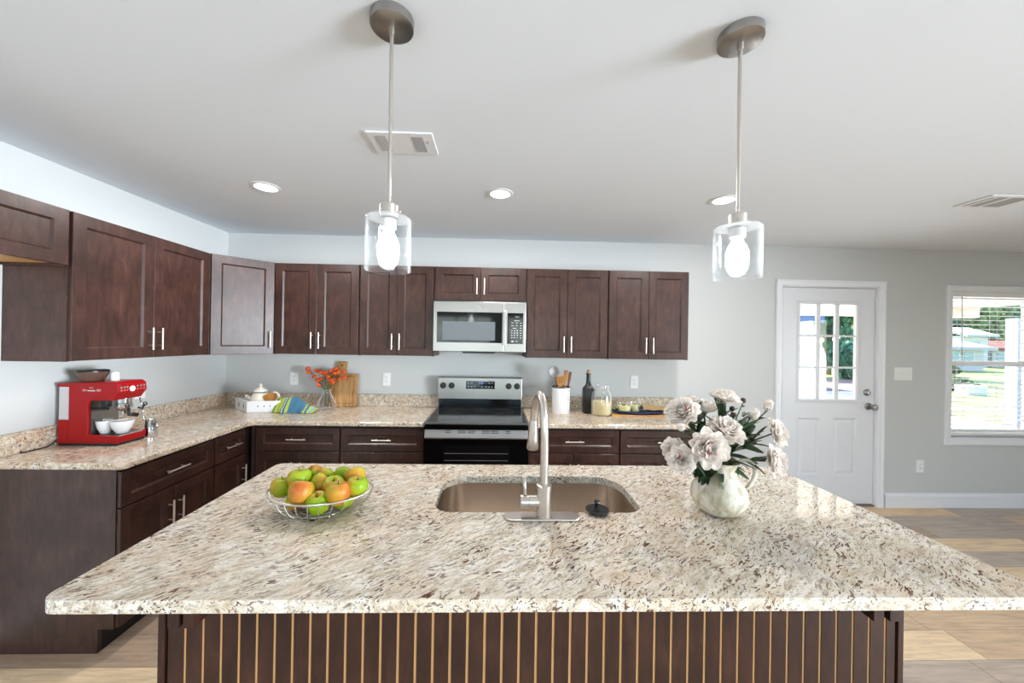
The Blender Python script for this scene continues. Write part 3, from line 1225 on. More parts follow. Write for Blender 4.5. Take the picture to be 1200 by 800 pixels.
def seven(g, x, z, segs, w=.34, h=.72, y=-3.54):
    s = .07
    B = {'a': (x, x + w, z + h - s, z + h), 'd': (x, x + w, z, z + s), 'g': (x, x + w, z + h / 2 - s / 2, z + h / 2 + s / 2), 'b': (x + w - s, x + w, z + h / 2, z + h), 'c': (x + w - s, x + w, z, z + h / 2), 'f': (x, x + s, z + h / 2, z + h), 'e': (x, x + s, z, z + h / 2)}
    for c_ in segs:
        p = B[c_]
        g.box(p[0], p[1], y, -3.5, p[2], p[3])


for i, sg in enumerate(('abged', 'abcdef', 'abgcd')):
    seven(g, 89.5 + i * .55 + (.1 if i else 0), 44.1, sg)
g.build('clock_digits', 'display_glow', dp)
for x in (77.05, 80.0, 100.0, 102.95):
    g = G(TT)
    g.lathe([(0, 0), (1.08, 0), (1.08, .3), (.95, .85), (0, .9)], (x, -3.4, 43.5), 24, MY)
    kb = g.build('knob', 'black_plastic', t, smooth=True, flat_angle=40)
    g = G(TT)
    g.box(x - .18, x + .18, -4.75, -4.25, 42.6, 44.4)
    g.build('knob_grip', 'dark_trim', kb, bevel=.08)
# oven door
od = G(TT)
od.box(RX0 + .1, RX1 - .1, -26.9, -25.5, 9.0, 31.4)
od = od.build('oven_door', 'black_glass', t)
g = G(TT)
g.prism([(-27.55, 31.4), (-27.55, 31.7), (-26.75, 33.9), (-25.5, 33.9), (-25.5, 31.4)], 'x', RX0, RX1)
g.build('door_top_trim', 'steel', od, bevel=.1)
g = G(TT)
for (a, b) in ((81.2, 82.8), (84.8, 87.0), (87.6, 89.7), (91.6, 93.9), (94.2, 96.3), (98.3, 99.8)):
    for z in (32.95, 33.4):
        yy = -27.55 + (z - 31.7) * .8 / 2.2
        g.box(a, b, yy - .03, yy + .1, z, z + .18)
g.build('vent_slots', 'dark_trim', od)
g = G(TT)
g.box(80.6, 99.6, -26.95, -26.9, 14, 29.6)
g.build('oven_window', 'oven_dark', od)
g = G(TT)
for z in (27.1, 25.1, 20):
    g.tube([(81.0, -26.97, z), (99.2, -26.97, z)], .09, 6)
g.build('oven_rack', 'oven_rack', od)
G(TT).box(RX0 + .1, RX1 - .1, -26.6, -25.5, 3.0, 8.7).build('storage_drawer', 'steel', t, bevel=.1)

# ------------------------------------------------------------------ microwave
t = thing('microwave', (90, -8, 56), 'stainless over-the-range microwave with dark glass door above the stove', 'microwave')
TT = Matrix.Translation((-90, 8, -56))
MX0, MX1, MZ0, MZ1 = 75.45, 104.6, 55.9, 71.6
G(TT).box(MX0 + .1, MX1 - .1, -15.2, -.05, MZ0 + .2, MZ1 + .55).build('body', 'dark_trim', t)
md_ = G(TT).box(MX0, 97.75, -16.5, -15.2, MZ0, MZ1).build('door', 'steel', t, bevel=.12)
G(TT).box(76.6, 97.1, -16.56, -16.45, 58.7, 68.3).build('door_glass', 'black_glass', md_)
G(TT).box(78.35, 94.9, -16.60, -16.55, 59.5, 65.3).build('door_window', 'window_mesh', md_)
g = G(TT).prism([(97.15, -16.5), (97.3, -17.3), (98.3, -17.3), (98.45, -16.5)], 'z', 58.0, 68.9)
g.build('door_handle', 'steel', md_, bevel=.1)
G(TT).lathe([(0, 0), (.62, 0), (.62, .06), (.52, .06), (.5, .04), (0, .04)], (90.15, -16.5, 69.95), 28, MY).build('round_emblem', 'chrome', md_)
cp = G(TT).box(97.85, MX1, -16.5, -15.2, MZ0, MZ1).build('control_side', 'steel', t, bevel=.1)
G(TT).box(98.75, 103.75, -16.56, -16.45, 58.5, 68.25).build('control_panel', 'black_glass', cp)
g = G(TT)
for r_ in range(4):
    for c_ in range(3):
        g.box(100.0 + c_ * .85, 100.38 + c_ * .85, -16.6, -16.55, 60.3 + r_ * .75, 60.62 + r_ * .75)
for r_ in range(7):
    g.box(102.75, 103.25, -16.6, -16.55, 60.3 + r_ * .78, 60.5 + r_ * .78)
for r_ in range(2):
    for c_ in range(2):
        g.box(100.0 + c_ * 1.3, 100.75 + c_ * 1.3, -16.6, -16.55, 64.2 + r_ * .85, 64.42 + r_ * .85)
g.box(100.8, 102.7, -16.6, -16.55, 65.75, 65.92)
g.box(100.4, 101.7, -16.6, -16.55, 63.4, 63.55)
g.box(100.0, 100.8, -16.6, -16.55, 59.1, 59.55)
g.box(101.4, 102.0, -16.6, -16.55, 59.2, 59.5)
g.build('keypad_marks', 'button_grey', cp)
g = G(TT)
for i in range(3):
    seven(g, 101.3 + i * .42, 66.85, ('abged', 'abcdef', 'abgcd')[i], .28, .5, -16.6)
g.v = g.v
g.build('clock_digits', 'button_grey', cp)
G(TT).prism([(84.3, 55.95), (85.0, 55.35), (94.6, 55.35), (95.4, 55.95)], 'y', -16.2, -6).build('bottom_vent', 'black_plastic', t)

# ------------------------------------------------------------------ ceiling fixtures
MDN = Matrix.Rotation(PI, 3, 'X')


def pendant(x, y, label):
    t = thing('pendant_lamp', (x, y, H), label, 'pendant lamp', 'pendant lamps over the island')
    G().lathe([(0, -1.05), (2.2, -1.05), (2.4, -.95), (2.42, -.02), (0, -.02)], seg=48).build('canopy', 'steel', t, smooth=True, flat_angle=40)
    g = G()
    g.lathe([(0, -1.9), (.34, -1.9), (.34, -1.0), (0, -1.0)], seg=16)
    g.tube([(0, 0, -1.2), (0, 0, -11)], .22, 14)
    g.tube([(0, 0, -11), (0, 0, -21.3)], .19, 14)
    g.build('rod', 'nickel', t, smooth=True, flat_angle=40)
    g = G()
    g.lathe([(0, -21.2), (.9, -21.2), (1.0, -21.3), (1.0, -22.6), (.9, -22.7), (0, -22.7)], seg=32)
    for a in (0, 120, 240):
        g.tube([(1.0 * math.cos(R(a)), 1.0 * math.sin(R(a)), -22), (1.35 * math.cos(R(a)), 1.35 * math.sin(R(a)), -22)], .09, 8)
    g.build('fitter', 'nickel', t, smooth=True, flat_angle=40)
    sh = G()
    sh.lathe([(.95, -22.72), (2.3, -22.72), (2.5, -22.85), (2.52, -23.1), (2.52, -28.75), (2.38, -28.75), (2.38, -23.1), (2.25, -22.88), (.95, -22.88), (.95, -22.72)], seg=56)
    sh.build('glass_shade', 'shade_glass', t, smooth=True, flat_angle=50)
    G().lathe([(0, -22.9), (.85, -22.9), (.85, -23.9), (.75, -24.0), (0, -24.0)], seg=24).build('socket', 'socket_white', t, smooth=True, flat_angle=40)
    G().lathe([(0, -23.9), (.55, -23.95), (.6, -24.4), (.95, -25.0), (1.2, -25.8), (1.22, -26.4), (1.05, -27.1), (.65, -27.65), (0, -27.85)], seg=28).build('bulb', 'bulb_glow', t, smooth=True)
    d = bpy.data.lights.new('bulb_light', 'POINT')
    return t


p1 = pendant(82.55, -88.8, 'left of the two nickel pendant lamps with clear glass cylinder shades')
copy_thing(p1, (123.2, -88.7, H), 'right of the two nickel pendant lamps with clear glass cylinder shades')


def downlight(x, y, label):
    t = thing('downlight', (x, y, H), label, 'ceiling light', 'recessed ceiling downlights')
    G().lathe([(2.45, -.02), (3.25, -.02), (3.25, -.12), (2.6, -.3), (2.45, -.25), (2.45, -.02)], seg=40).build('trim_ring', 'plate_white', t, smooth=True, flat_angle=50)
    G().lathe([(0, -.14), (2.5, -.14), (2.5, -.05), (0, -.05)], seg=40).build('diffuser', 'downlight_glow', t)
    return t


DL = ((38.5, 'round recessed downlight left of the left pendant lamp'), (95.6, 'round recessed downlight between the two pendant lamps'), (152.1, 'round recessed downlight partly behind the rod of the right pendant lamp'))
d0 = None
for x, lb in DL:
    d0 = downlight(x, -40.8, lb) if d0 is None else copy_thing(d0, (x, -40.8, H), lb)
    ld = bpy.data.lights.new('downlight_beam', 'AREA')
    ld.shape = 'DISK'
    ld.size = 4.6 * I
    ld.energy = 21
    ld.color = (1, .985, .965)
    lo = bpy.data.objects.new('downlight_beam', ld)
    COL.objects.link(lo)
    lo.location = (x * I, -40.8 * I, (H - .35) * I)

t = thing('ceiling_vent', (77.3, -62.6, H), 'white square air register in the ceiling behind the left pendant rod', 'vent')
TT = Matrix.Translation((-77.3, 62.6, -H))
x0, x1, y0, y1 = 71.4, 83.2, -66.4, -59.0
G(TT).box(x0, x1, y0, y1, H - .3, H - .02).build('face_plate', 'vent_white', t, bevel=.1)
g = G(TT)
for i in range(5):
    x = x0 + 1.3 + i * .42
    g.box(x, x + .2, y0 + 1, y1 - 1.2, H - .36, H - .3)
g.build('louvers', 'vent_dark', t)
g = G(TT)
g.box(x1 - 3.9, x1 - 1.9, y0 + 1, y1 - 1.2, H - .36, H - .3)
g.box(x1 - 1.4, x1 - 1.15, -64.2, -63.2, H - .38, H - .3)
g.build('grille', 'vent_dark', t)
t = thing('ceiling_vent', (218, -44.6, H), 'white slotted air register in the ceiling at the right edge', 'vent')
TT = Matrix.Translation((-218, 44.6, -H))
x0, x1, y0, y1 = 212.0, 226, -48.4, -40.8
G(TT).box(x0, x1, y0, y1, H - .3, H - .02).build('face_plate', 'vent_white', t, bevel=.1)
g = G(TT)
for i, (a, b) in enumerate(((1.2, 2.4), (3.0, 5.6), (6.4, 10.8))):
    n = int((b - a) / .4)
    for q in range(n):
        g.box(x0 + a + q * .4, x0 + a + q * .4 + .24, y0 + 1, y1 - 1, H - .36, H - .3)
g.build('louvers', 'vent_dark', t)


# ------------------------------------------------------------------ outlets and switches
def outlet(x, y, z, rz, label):
    t = thing('wall_outlet', (x, y, z), label, 'outlet', 'white wall outlets', rz)
    G().box(-1.4, 1.4, -.2, -.01, -2.3, 2.3).build('cover_plate', 'plate_white', t, bevel=.09)
    g = G().prism(rrect(-.66, .66, -1.35, 1.35, .25, 4), 'y', -.27, -.2)
    rc = g.build('receptacle', 'plate_white', t)
    g = G()
    for z in (-.68, .68):
        g.box(-.32, -.24, -.29, -.26, z - .05, z + .32)
        g.box(.24, .32, -.29, -.26, z - .05, z + .32)
        g.lathe([(0, 0), (.1, 0), (.1, .02), (0, .02)], (0, -.27, z - .25), 10, MY)
    g.build('slots', 'slot_dark', rc)
    return t


o1 = outlet(23.9, 0, 44.9, 0, 'white wall outlet between the corner and the orange sprigs')
copy_thing(o1, (56.4, 0, 45.0), 'white wall outlet between the cutting board and the range')
copy_thing(o1, (145.9, 0, 45.2), 'white wall outlet above the blue platter')
copy_thing(o1, (254.1, 0, 15.3), 'white low wall outlet between the door and the window')
copy_thing(o1, (0, -30.9, 44.7), 'white wall outlet on the left wall beyond the red coffee machine', R(90))
t = thing('light_switch', (247.1, 0, 49.6), 'white triple switch plate on the grey wall right of the door', 'light switch')
G().box(-3.4, 3.4, -.22, -.01, -2.4, 2.4).build('cover_plate', 'plate_white', t, bevel=.1)
for x in (-1.8, 0, 1.8):
    G().prism([(-.2, -.34), (-.2, .34), (-.62, .28), (-.62, .05)], 'x', x - .2, x + .2).build('toggle', 'plate_white', t)

# ------------------------------------------------------------------ coffee machine
t = thing('coffee_machine', (8, -47.5, CZ), 'red espresso machine with bean hopper on the left counter', 'coffee machine')
TT = Matrix.Translation((-8, 47.5, -CZ))
y0, y1 = -50.6, -44.2
# side cheek nearest the viewer and the far one: C shaped
cheek = [(4.0, 36.0), (14.3, 36.0), (14.4, 37.6), (8.1, 37.9), (8.0, 44.3), (8.6, 45.2), (13.1, 45.2), (14.4, 47.0), (14.2, 48.7), (13.4, 49.2), (4.0, 49.0)]
g = G(TT)
g.prism(cheek, 'y', y0, y0 + .45)
g.prism(cheek, 'y', y1 - .45, y1)
g.prism([(4.0, 36.0), (14.3, 36.0), (14.4, 37.4), (8.0, 37.5), (7.8, 45.2), (13.1, 45.2), (14.4, 47.0), (14.2, 48.7), (13.4, 49.2), (4.0, 49.0)], 'y', y0 + .45, y1 - .45)
g.build('housing', 'machine_red', t, bevel=.18, seg=3)
g = G(TT).box(1.75, 4.0, y0 + .05, y1 - .05, 35.95, 41.0)
g.build('rear_base', 'machine_red', t, bevel=.12)
G(TT).box(1.85, 4.0, y0 + .12, y1 - .12, 41.0, 48.1).build('water_tank', 'tank_smoke', t, bevel=.15)
g = G(TT).box(1.6, 4.2, y0, y1, 48.1, 48.8)
g.build('tank_lid', 'machine_red', t, bevel=.2)
G(TT).box(2.0, 14.0, y0 + .1, y1 - .1, 35.52, 36.0).build('foot_strip', 'machine_black', t)
g = G(TT)
g.box(8.2, 14.1, y0 + .5, y1 - .5, 37.45, 37.6)
dt = g.build('drip_tray', 'chrome', t)
g = G(TT)
for i in range(9):
    g.box(8.6 + i * .6, 8.85 + i * .6, y0 + .8, y1 - .8, 37.6, 37.63)
g.build('drip_slots', 'machine_black', dt)
# hopper
h = G(TT).lathe([(0, 49.1), (1.7, 49.1), (1.9, 49.5), (2.5, 50.6), (2.6, 51.2), (0, 51.2)], (6.4, -48.2, 0), 28).build('bean_hopper', 'bean_brown', t, smooth=True, flat_angle=40)
G(TT).lathe([(0, 51.2), (2.65, 51.2), (2.65, 51.45), (2.4, 51.6), (0, 51.6)], (6.4, -48.2, 0), 28).build('hopper_lid', 'machine_black', h, smooth=True, flat_angle=40)
G(TT).lathe([(0, 49.1), (.8, 49.1), (.75, 50.9), (.55, 51.1), (0, 51.1)], (9.5, -46.6, 0), 18).build('tamper_cap', 'ceramic_white', t, smooth=True, flat_angle=40)
# control face
MX_ = Matrix.Rotation(R(90), 3, 'Y')
nf = G(TT)
for i, y in enumerate((-50.0, -49.35, -48.75, -46.5, -45.7, -45.0)):
    G(TT).lathe([(0, 0), (.24, 0), (.24, .1), (0, .12)], (14.32, y, 47.95), 16, MX_).build('button', 'chrome', t, smooth=True, flat_angle=40)
ga = G(TT).lathe([(0, 0), (.62, 0), (.62, .12), (.5, .15), (0, .15)], (14.3, -47.6, 47.5), 24, MX_).build('pressure_gauge', 'ceramic_white', t, smooth=True, flat_angle=40)
g = G(TT)
for y in (-50.0, -49.35, -48.8, -46.5, -45.7, -45.0):
    g.box(14.36, 14.43, y - .15, y + .15, 47.25, 47.32)
g.build('panel_marks', 'print_white', t)
gg = G(TT)
gg.box(8.0, 9.6, y0 - .12, y0 + .02, 47.2, 47.5)
gs = gg.build('grind_slider', 'chrome', t, bevel=.05)
g = G(TT)
for (a, b) in ((6.9, 7.7), (9.8, 10.7)):
    for z in (47.25, 47.5):
        g.box(a, b, y0 - .03, y0 + .02, z, z + .08)
g.box(8.3, 9.1, y0 - .03, y0 + .02, 47.9, 47.98)
g.build('grind_marks', 'print_white', gs)
# brew group
G(TT).box(8.0, 8.12, y0 + .6, y1 - .1, 37.7, 45.1).build('back_plate', 'nickel_dark', t)
g = G(TT).lathe([(0, 45.2), (1.3, 45.2), (1.3, 44.2), (1.1, 44.0), (0, 44.0)], (11.6, -46.6, 0), 24)
g.build('group_head', 'chrome', t, smooth=True, flat_angle=40)
pf = G(TT).lathe([(0, 44.0), (1.45, 44.0), (1.45, 43.2), (1.1, 42.6), (.5, 42.3), (.45, 41.6), (0, 41.6)], (11.6, -46.6, 0), 24).build('portafilter', 'chrome', t, smooth=True, flat_angle=40)
G(TT).tube([(12.7, -46.9, 43.3), (13.6, -47.6, 42.6), (14.0, -47.9, 41.9), (14.7, -46.6, 41.4)], [.3, .34, .42, .42], 12).build('handle', 'machine_black', pf, smooth=True)
G(TT).box(9.2, 10.4, -49.2, -48.0, 43.4, 45.2).build('grinder_cradle', 'machine_black', t, bevel=.1)
G(TT).box(8.0, 10.9, -50.0, -48.9, 43.0, 43.4).build('cradle_fork', 'machine_black', t, bevel=.06)
g = G(TT).tube(smooth_path([(13.4, -45.0, 45.4), (13.5, -44.6, 43.5), (14.2, -44.9, 41.6), (14.6, -45.0, 39.9)], 6), .16, 10)
sw = g.build('steam_wand', 'chrome', t, smooth=True)
g = G(TT)
g.tube([(14.0, -45.9, 43.0), (14.3, -45.2, 42.6), (14.35, -44.7, 43.5)], .2, 8)
g.lathe([(.3, -.1), (.45, -.1), (.45, .1), (.3, .1), (.3, -.1)], (14.35, -44.6, 43.6), 16, MY)
g.build('wand_grip', 'machine_black', sw)
G(TT).tube(smooth_path([(1.8, -49.4, 37.5), (1.5, -50.6, 36.5), (1.2, -52.0, 35.62), (1.15, -56, 35.62)], 6), .12, 8).build('power_cord', 'cord_black', t, smooth=True)


def cup(loc, r, h, label):
    t = thing('coffee_cup', loc, label, 'cup', 'white coffee cups in the espresso machine')
    G().lathe([(0, 0), (r * .45, 0), (r * .5, .12), (r * .8, h * .4), (r * .97, h * .8), (r, h), (r * .92, h), (r * .88, h * .78), (r * .5, .3), (0, .28)], seg=28).build('bowl', 'ceramic_white', t, smooth=True, flat_angle=60)
    G().lathe([(0, h * .82), (r * .87, h * .82)], seg=28).build('coffee', 'coffee_foam', t)
    return t


cup((12.5, -47.8, 37.64), 2.0, 2.8, 'white cup of coffee at the front of the espresso machine tray')
cup((9.3, -48.3, 37.64), 1.5, 2.9, 'white cup of coffee at the inner back of the espresso machine tray')
t = thing('milk_jug', (13.9, -42.6, CZ), 'small steel milk jug at the far front side of the espresso machine', 'jug')
G().lathe([(0, 0), (1.2, 0), (1.25, .2), (1.15, 2.0), (1.05, 3.4), (1.1, 4.0), (1.02, 4.0), (.95, 3.4), (0, 3.3)], seg=24).build('jug_body', 'chrome', t, smooth=True, flat_angle=50)
G().tube(smooth_path([(1.0, -.2, 3.5), (1.7, -.4, 3.2), (1.8, -.4, 1.8), (1.15, -.2, 1.0)], 6), .12, 8).build('jug_handle', 'chrome', t, smooth=True)

# ------------------------------------------------------------------ tray with teapot, wood set and towel
ta = R(4)
t = thing('serving_tray', (20.8, -13.8, CZ), 'white wooden tray box with cut-out handles on the left counter near the corner', 'tray', None, 0)
A, B, C, D = (17.5, -14.9), (26.9, -13.0), (18.8, -6.3), (9.4, -8.2)
def wall(g, p, q, z0, z1, th=.35):
    p, q = Vector((*p, 0)), Vector((*q, 0))
    d = (q - p).normalized()
    nn = Vector((-d.y, d.x, 0)) * th
    ps = [(p.x, p.y), (q.x, q.y), (q.x + nn.x, q.y + nn.y), (p.x + nn.x, p.y + nn.y)]
    g.prism(ps, 'z', z0, z1)
TT = Matrix.Translation((-20.8, 13.8, -CZ))
tz = 39.1
g = G(TT)
g.prism([A, B, C, D], 'z', CZ, CZ + .35)
wall(g, A, B, CZ, tz)
wall(g, B, C, CZ, tz)
wall(g, C, D, CZ, tz)
wall(g, D, A, CZ, tz)
g.build('box', 'tray_white', t, bevel=.05)


def on_wall(p, q, s, z, out=.04):
    p, q = Vector((*p, 0)), Vector((*q, 0))
    d = (q - p).normalized()
    nn = Vector((d.y, -d.x, 0)) * out
    r = p + (q - p) * s + nn
    return Vector((r.x, r.y, z)), d, nn.normalized()


for s in (.32, .5, .68, .86):
    p, d, nn = on_wall(A, B, s, 37.55)
    M = Matrix((d, Vector((0, 0, 1)), nn)).transposed()
    G(TT).lathe([(0, 0), (.2, 0), (.2, .02), (0, .02)], p, 12, M).build('round_hole', 'bean_brown', t)
for s in (.3, .72):
    p, d, nn = on_wall(D, A, s, 37.4)
    M = Matrix((d, Vector((0, 0, 1)), nn)).transposed()
    g = G(TT)
    g.add([p + M @ Vector(v) for v in ((-.55, -.1, 0), (.55, -.1, 0), (.1, .95, 0), (-.25, -1.0, 0), (.2, -1.0, 0))], [(0, 1, 2), (3, 4, 1, 0)])
    g.build('leaf_cutout', 'spoon_wood', t)

t = thing('teapot', (18.9, -10.5, CZ + .36), 'cream lidded teapot standing in the white tray', 'teapot')
t.scale = (1.14, 1.14, 1.1)
G().lathe([(0, 0), (1.5, 0), (2.3, .9), (2.75, 2.2), (2.5, 3.6), (1.9, 4.6), (1.55, 5.0), (0, 5.0)], seg=28).build('pot', 'ceramic_cream', t, smooth=True, flat_angle=60)
G().lathe([(1.5, 5.0), (1.62, 5.02), (1.62, 5.3), (1.5, 5.32)], seg=28).build('collar_band', 'band_blue', t, smooth=True)
G().lathe([(0, 5.3), (1.75, 5.3), (1.75, 5.5), (1.0, 6.1), (.35, 6.5), (.25, 6.8), (.42, 7.1), (.3, 7.5), (0, 7.6)], seg=28).build('lid', 'ceramic_cream', t, smooth=True, flat_angle=60)
G().tube(smooth_path([(-2.2, .3, 2.2), (-3.2, .4, 3.0), (-3.9, .5, 3.6), (-4.5, .5, 3.75)], 6), [.7] * 5 + [.55] * 6 + [.42] * 8, 12).build('spout', 'ceramic_cream', t, smooth=True)
G().tube(smooth_path([(2.2, -.2, 3.9), (3.6, .1, 4.9), (4.6, .3, 4.6), (4.9, .3, 3.4), (4.2, .2, 2.0), (2.6, 0, 1.3)], 6), .33, 12).build('handle', 'ceramic_cream', t, smooth=True)

t = thing('wooden_fan', (22.6, -13.0, CZ + .9), 'fan of wooden spoons leaning inside the white tray', 'wooden spoons')
g = G()
for i in range(5):
    a = R(38 - i * 13)
    M = Matrix.Translation((.9, .05 * i, .6)) @ Matrix.Rotation(-a, 4, 'Y')
    q = [(-.35, 1.0), (-.62, 4.6), (-.3, 5.4), (.3, 5.4), (.62, 4.6), (.35, 1.0)]
    M = Matrix.Translation((1.3, .06 * i, 1.2)) @ Matrix.Rotation(-a, 4, 'Y')
    g.T = M
    g.prism([(x * 1.15, z - 1.4) for x, z in q], 'y', 0, .16)
g.build('spoon_blades', 'spoon_wood', t, bevel=.04)

# folded striped towel spilling out of the tray onto the counter
def towel():
    t = G()
    nu, nv = 64, 28
    uv = []

    def f(u, v):
        # u runs from the tray wall (left) to the counter (right); v from the back to the front hem
        x = 25.5 + 12.5 * u - .5 * v * (1 - u)
        top = 39.4 + .9 * math.sin(min(1, u / .6) * PI * .85) - 3.5 * max(0, (u - .48) / .52) ** 1.3
        fold = .34 * math.sin(u * 13 + 1.2) + .2 * math.sin(u * 27 + v * 4)
        y = -11.2 - 3.7 * v - .5 * u + fold * (.3 + .9 * v)
        fall = max(0, (v - .25) / .75) ** 1.1
        hem = CZ + .16 + .55 * (1 - abs(v - .86) / .14) * max(0, math.sin(u * 9)) if v > .72 else CZ + .16
        z = top * (1 - fall) + hem * fall + fold * .45 * (1 - fall)
        back = max(0, (.25 - v) / .25)
        z = z * (1 - back * .5) + (CZ + 1.0) * back * .5
        return Vector((x, y, max(z, CZ + .1)))
    for j in range(nv + 1):
        for i in range(nu + 1):
            uv.append((min(.999, i / nu), j / nv))
    t.grid(f, nu, nv)
    o = t.build('tea_towel', 'towel_stripe', None, (31, -14, CZ), True, solid=.14, uv=uv)
    return tag(o, 'blue and lime striped tea towel draped from the white tray', 'towel')


towel()

# ------------------------------------------------------------------ cutting board, glass vase, orange sprigs
t = thing('cutting_board', (41.6, -3.0, CZ), 'wooden cutting board with handle leaning on the wall behind the orange sprigs', 'cutting board')
t.rotation_euler.x = R(-9)
bw = 5.3
outl = [(-bw + .35, 0), (bw - .35, 0), (bw, .35), (bw, 11.3), (bw - .35, 11.65), (1.35, 11.65), (1.55, 13.0), (1.75, 15.5), (1.6, 15.85), (-1.6, 15.85), (-1.75, 15.5), (-1.55, 13.0), (-1.35, 11.65), (-bw + .35, 11.65), (-bw, 11.3), (-bw, .35)]
outl = [(x - .6 if z > 11.65 else x, z) for x, z in outl]
cb_ = G().prism(outl, 'y', -.45, .45).build('board', 'board_acacia', t, bevel=.1)
g = G()
for bx in ((-4.1, 4.1, 10.5, 10.65), (-4.1, 4.1, 1.2, 1.35), (-4.1, -3.95, 1.2, 10.65), (3.95, 4.1, 1.2, 10.65)):
    g.box(bx[0], bx[1], -.47, -.44, bx[2], bx[3])
g.build('juice_groove', 'spoon_brown', cb_)
G().lathe([(0, 0), (.3, 0), (.3, .03), (0, .03)], (-.6, -.45, 14.4), 16, MY).build('hanging_hole', 'print_black', cb_)

VX, VY = 37.75, -5.3
t = thing('glass_vase', (VX, VY, CZ), 'clear ribbed glass vase of orange sprigs in front of the cutting board', 'vase')
prof = [(0, .02), (2.9, .02), (3.15, .35), (3.2, .9), (2.7, 2.2), (1.9, 3.8), (1.35, 5.1), (1.2, 5.7), (1.45, 6.2)]
inn = [(r - .12, z + .08) for r, z in prof[1:]][::-1]
sg = 36
g = G()
g.lathe(prof + inn[0:] + [(0, .14)], seg=sg)
vb = g.build('vase_body', 'clear_glass', t, smooth=True, flat_angle=60)
g = G()
for i in range(12):
    a = 2 * PI * i / 12
    g.tube([(r * math.cos(a), r * math.sin(a), z) for r, z in prof[2:-1]], .055, 5)
g.lathe([(1.38, 6.1), (1.5, 6.15), (1.5, 6.3), (1.38, 6.3), (1.38, 6.1)], seg=30)
g.build('vase_ribs', 'rib_glass', t, smooth=True)

OR = [((30.65, -4.0, 48.83), (31.22, -4.5, 47.56)), ((33.57, -4.0, 48.14), (33.37, -5, 46.18), (35.07, -4, 45.22)), ((34.4, -5, 44.73), (35.0, -5, 43.28)),
      ((35.5, -5, 47.67), (36.1, -4, 47.29), (36.7, -4.6, 47.5)), ((37.84, -5, 46.09), (38.22, -4, 48.06), (39.01, -5, 45.08)),
      ((39.95, -4, 48.82), (41.06, -4.5, 47.85), (40.12, -5, 47.44)), ((42.88, -4, 47.83), (43.06, -4, 45.92)), ((41.54, -4.5, 45.36), (39.46, -5, 44.21))]
OL = ['orange sprig reaching farthest left out of the glass vase', 'orange sprig second from the left in the glass vase', 'low left orange sprig nearest the glass vase neck',
      'thick orange cluster left of centre in the glass vase', 'upright orange sprig at the centre of the glass vase', 'tall orange cluster in front of the cutting board handle',
      'orange sprig reaching farthest right over the cutting board', 'low right orange sprig just above the glass vase neck']
rnd = random.Random(4)
for pods, lb in zip(OR, OL):
    i_ = OL.index(lb)
    bx, by = VX + (i_ - 3.5) * .16, VY + rnd.uniform(-.4, .4)
    t = thing('orange_sprig', (bx, by, CZ + .3), lb, 'flower', 'orange sprigs in the glass vase')
    TT = Matrix.Translation((-bx, -by, -CZ - .3))
    g = G(TT)
    nk = (VX + (i_ - 3.5) * .17, VY + rnd.uniform(-.3, .3), CZ + 6.0)
    for q, p in enumerate(pods):
        p = Vector(p)
        mid = Vector(nk).lerp(p, .5) + Vector((0, 0, .4))
        if q == 0:
            g.tube(smooth_path([(bx, by, CZ + .35), nk, mid, p], 5), .075, 6)
        else:
            g.tube(smooth_path([nk, mid, p], 5), .06, 6)
    g.build('stem', 'stem_green', t, smooth=True)
    for p in pods:
        g = G(TT)
        r = rnd.uniform(.74, .9)
        M = Matrix.Rotation(rnd.uniform(0, 6), 3, 'Z') @ Matrix.Rotation(rnd.uniform(-.5, .5), 3, 'X')
        sd = 8
        # five-lobed lantern pod
        prof = [(0, -1), (.55, -.82), (.95, -.25), (.98, .25), (.62, .75), (.3, .9), (0, .82)]
        vs, fs = [], []
        g0 = G()
        g0.lathe([(a * r, b * r * .82) for a, b in prof], seg=20)
        pts = []
        for v in g0.v:
            a = math.atan2(v.y, v.x)
            s = 1 + .14 * math.cos(5 * a)
            pts.append(M @ Vector((v.x * s, v.y * s, v.z)) + Vector(p))
        g.add(pts, g0.f)
        g.build('pod', 'orange_pod', t, smooth=True)

# ------------------------------------------------------------------ utensil canister
CX, CY = 117.55, -8.5
t = thing('utensil_canister', (CX, CY, CZ), 'white lettered canister holding cooking utensils right of the range', 'canister')
cr, ch = 3.02, 8.75
g = G().lathe([(0, 0), (cr - .1, 0), (cr, .15), (cr, ch - .25), (cr - .22, ch - .25), (cr - .3, .4), (0, .4)], seg=48)
g.build('canister_body', 'ceramic_white', t, smooth=True, flat_angle=40)
G().lathe([(cr, ch - .25), (cr + .05, ch - .2), (cr + .05, ch + .12), (cr - .2, ch + .12), (cr - .2, ch - .25)], seg=48).build('rim', 'machine_black', t, smooth=True, flat_angle=40)
fc = bpy.data.curves.new('lettering', 'FONT')
fc.body = '\n'.join('UTENSILS')
fc.size = 1.0 * I
fc.space_line = .98
fc.align_x = 'CENTER'
fo = bpy.data.objects.new('lettering', fc)
COL.objects.link(fo)
bpy.context.view_layer.update()
lm = bpy.data.meshes.new_from_object(fo.evaluated_get(bpy.context.evaluated_depsgraph_get()))
bpy.data.objects.remove(fo)
ly0 = min(v.co.y for v in lm.vertices) / I
ly1 = max(v.co.y for v in lm.vertices) / I
for v in lm.vertices:
    lx, ly = v.co.x / I, v.co.y / I
    # a column of letters wrapped on the cylinder
    z = .45 + (ly - ly0) * (7.6 / (ly1 - ly0))
    arc_ = R(-90) + (2.3 + lx * 1.25) / cr
    v.co = Vector(((cr + .03) * math.cos(arc_), (cr + .03) * math.sin(arc_), z)) * I
lm.materials.append(MATS['print_black'])
lo = bpy.data.objects.new('lettering', lm)
COL.objects.link(lo)
lo.parent = t


def held(name, label, cat, base, top):
    return thing(name, base, label, cat)


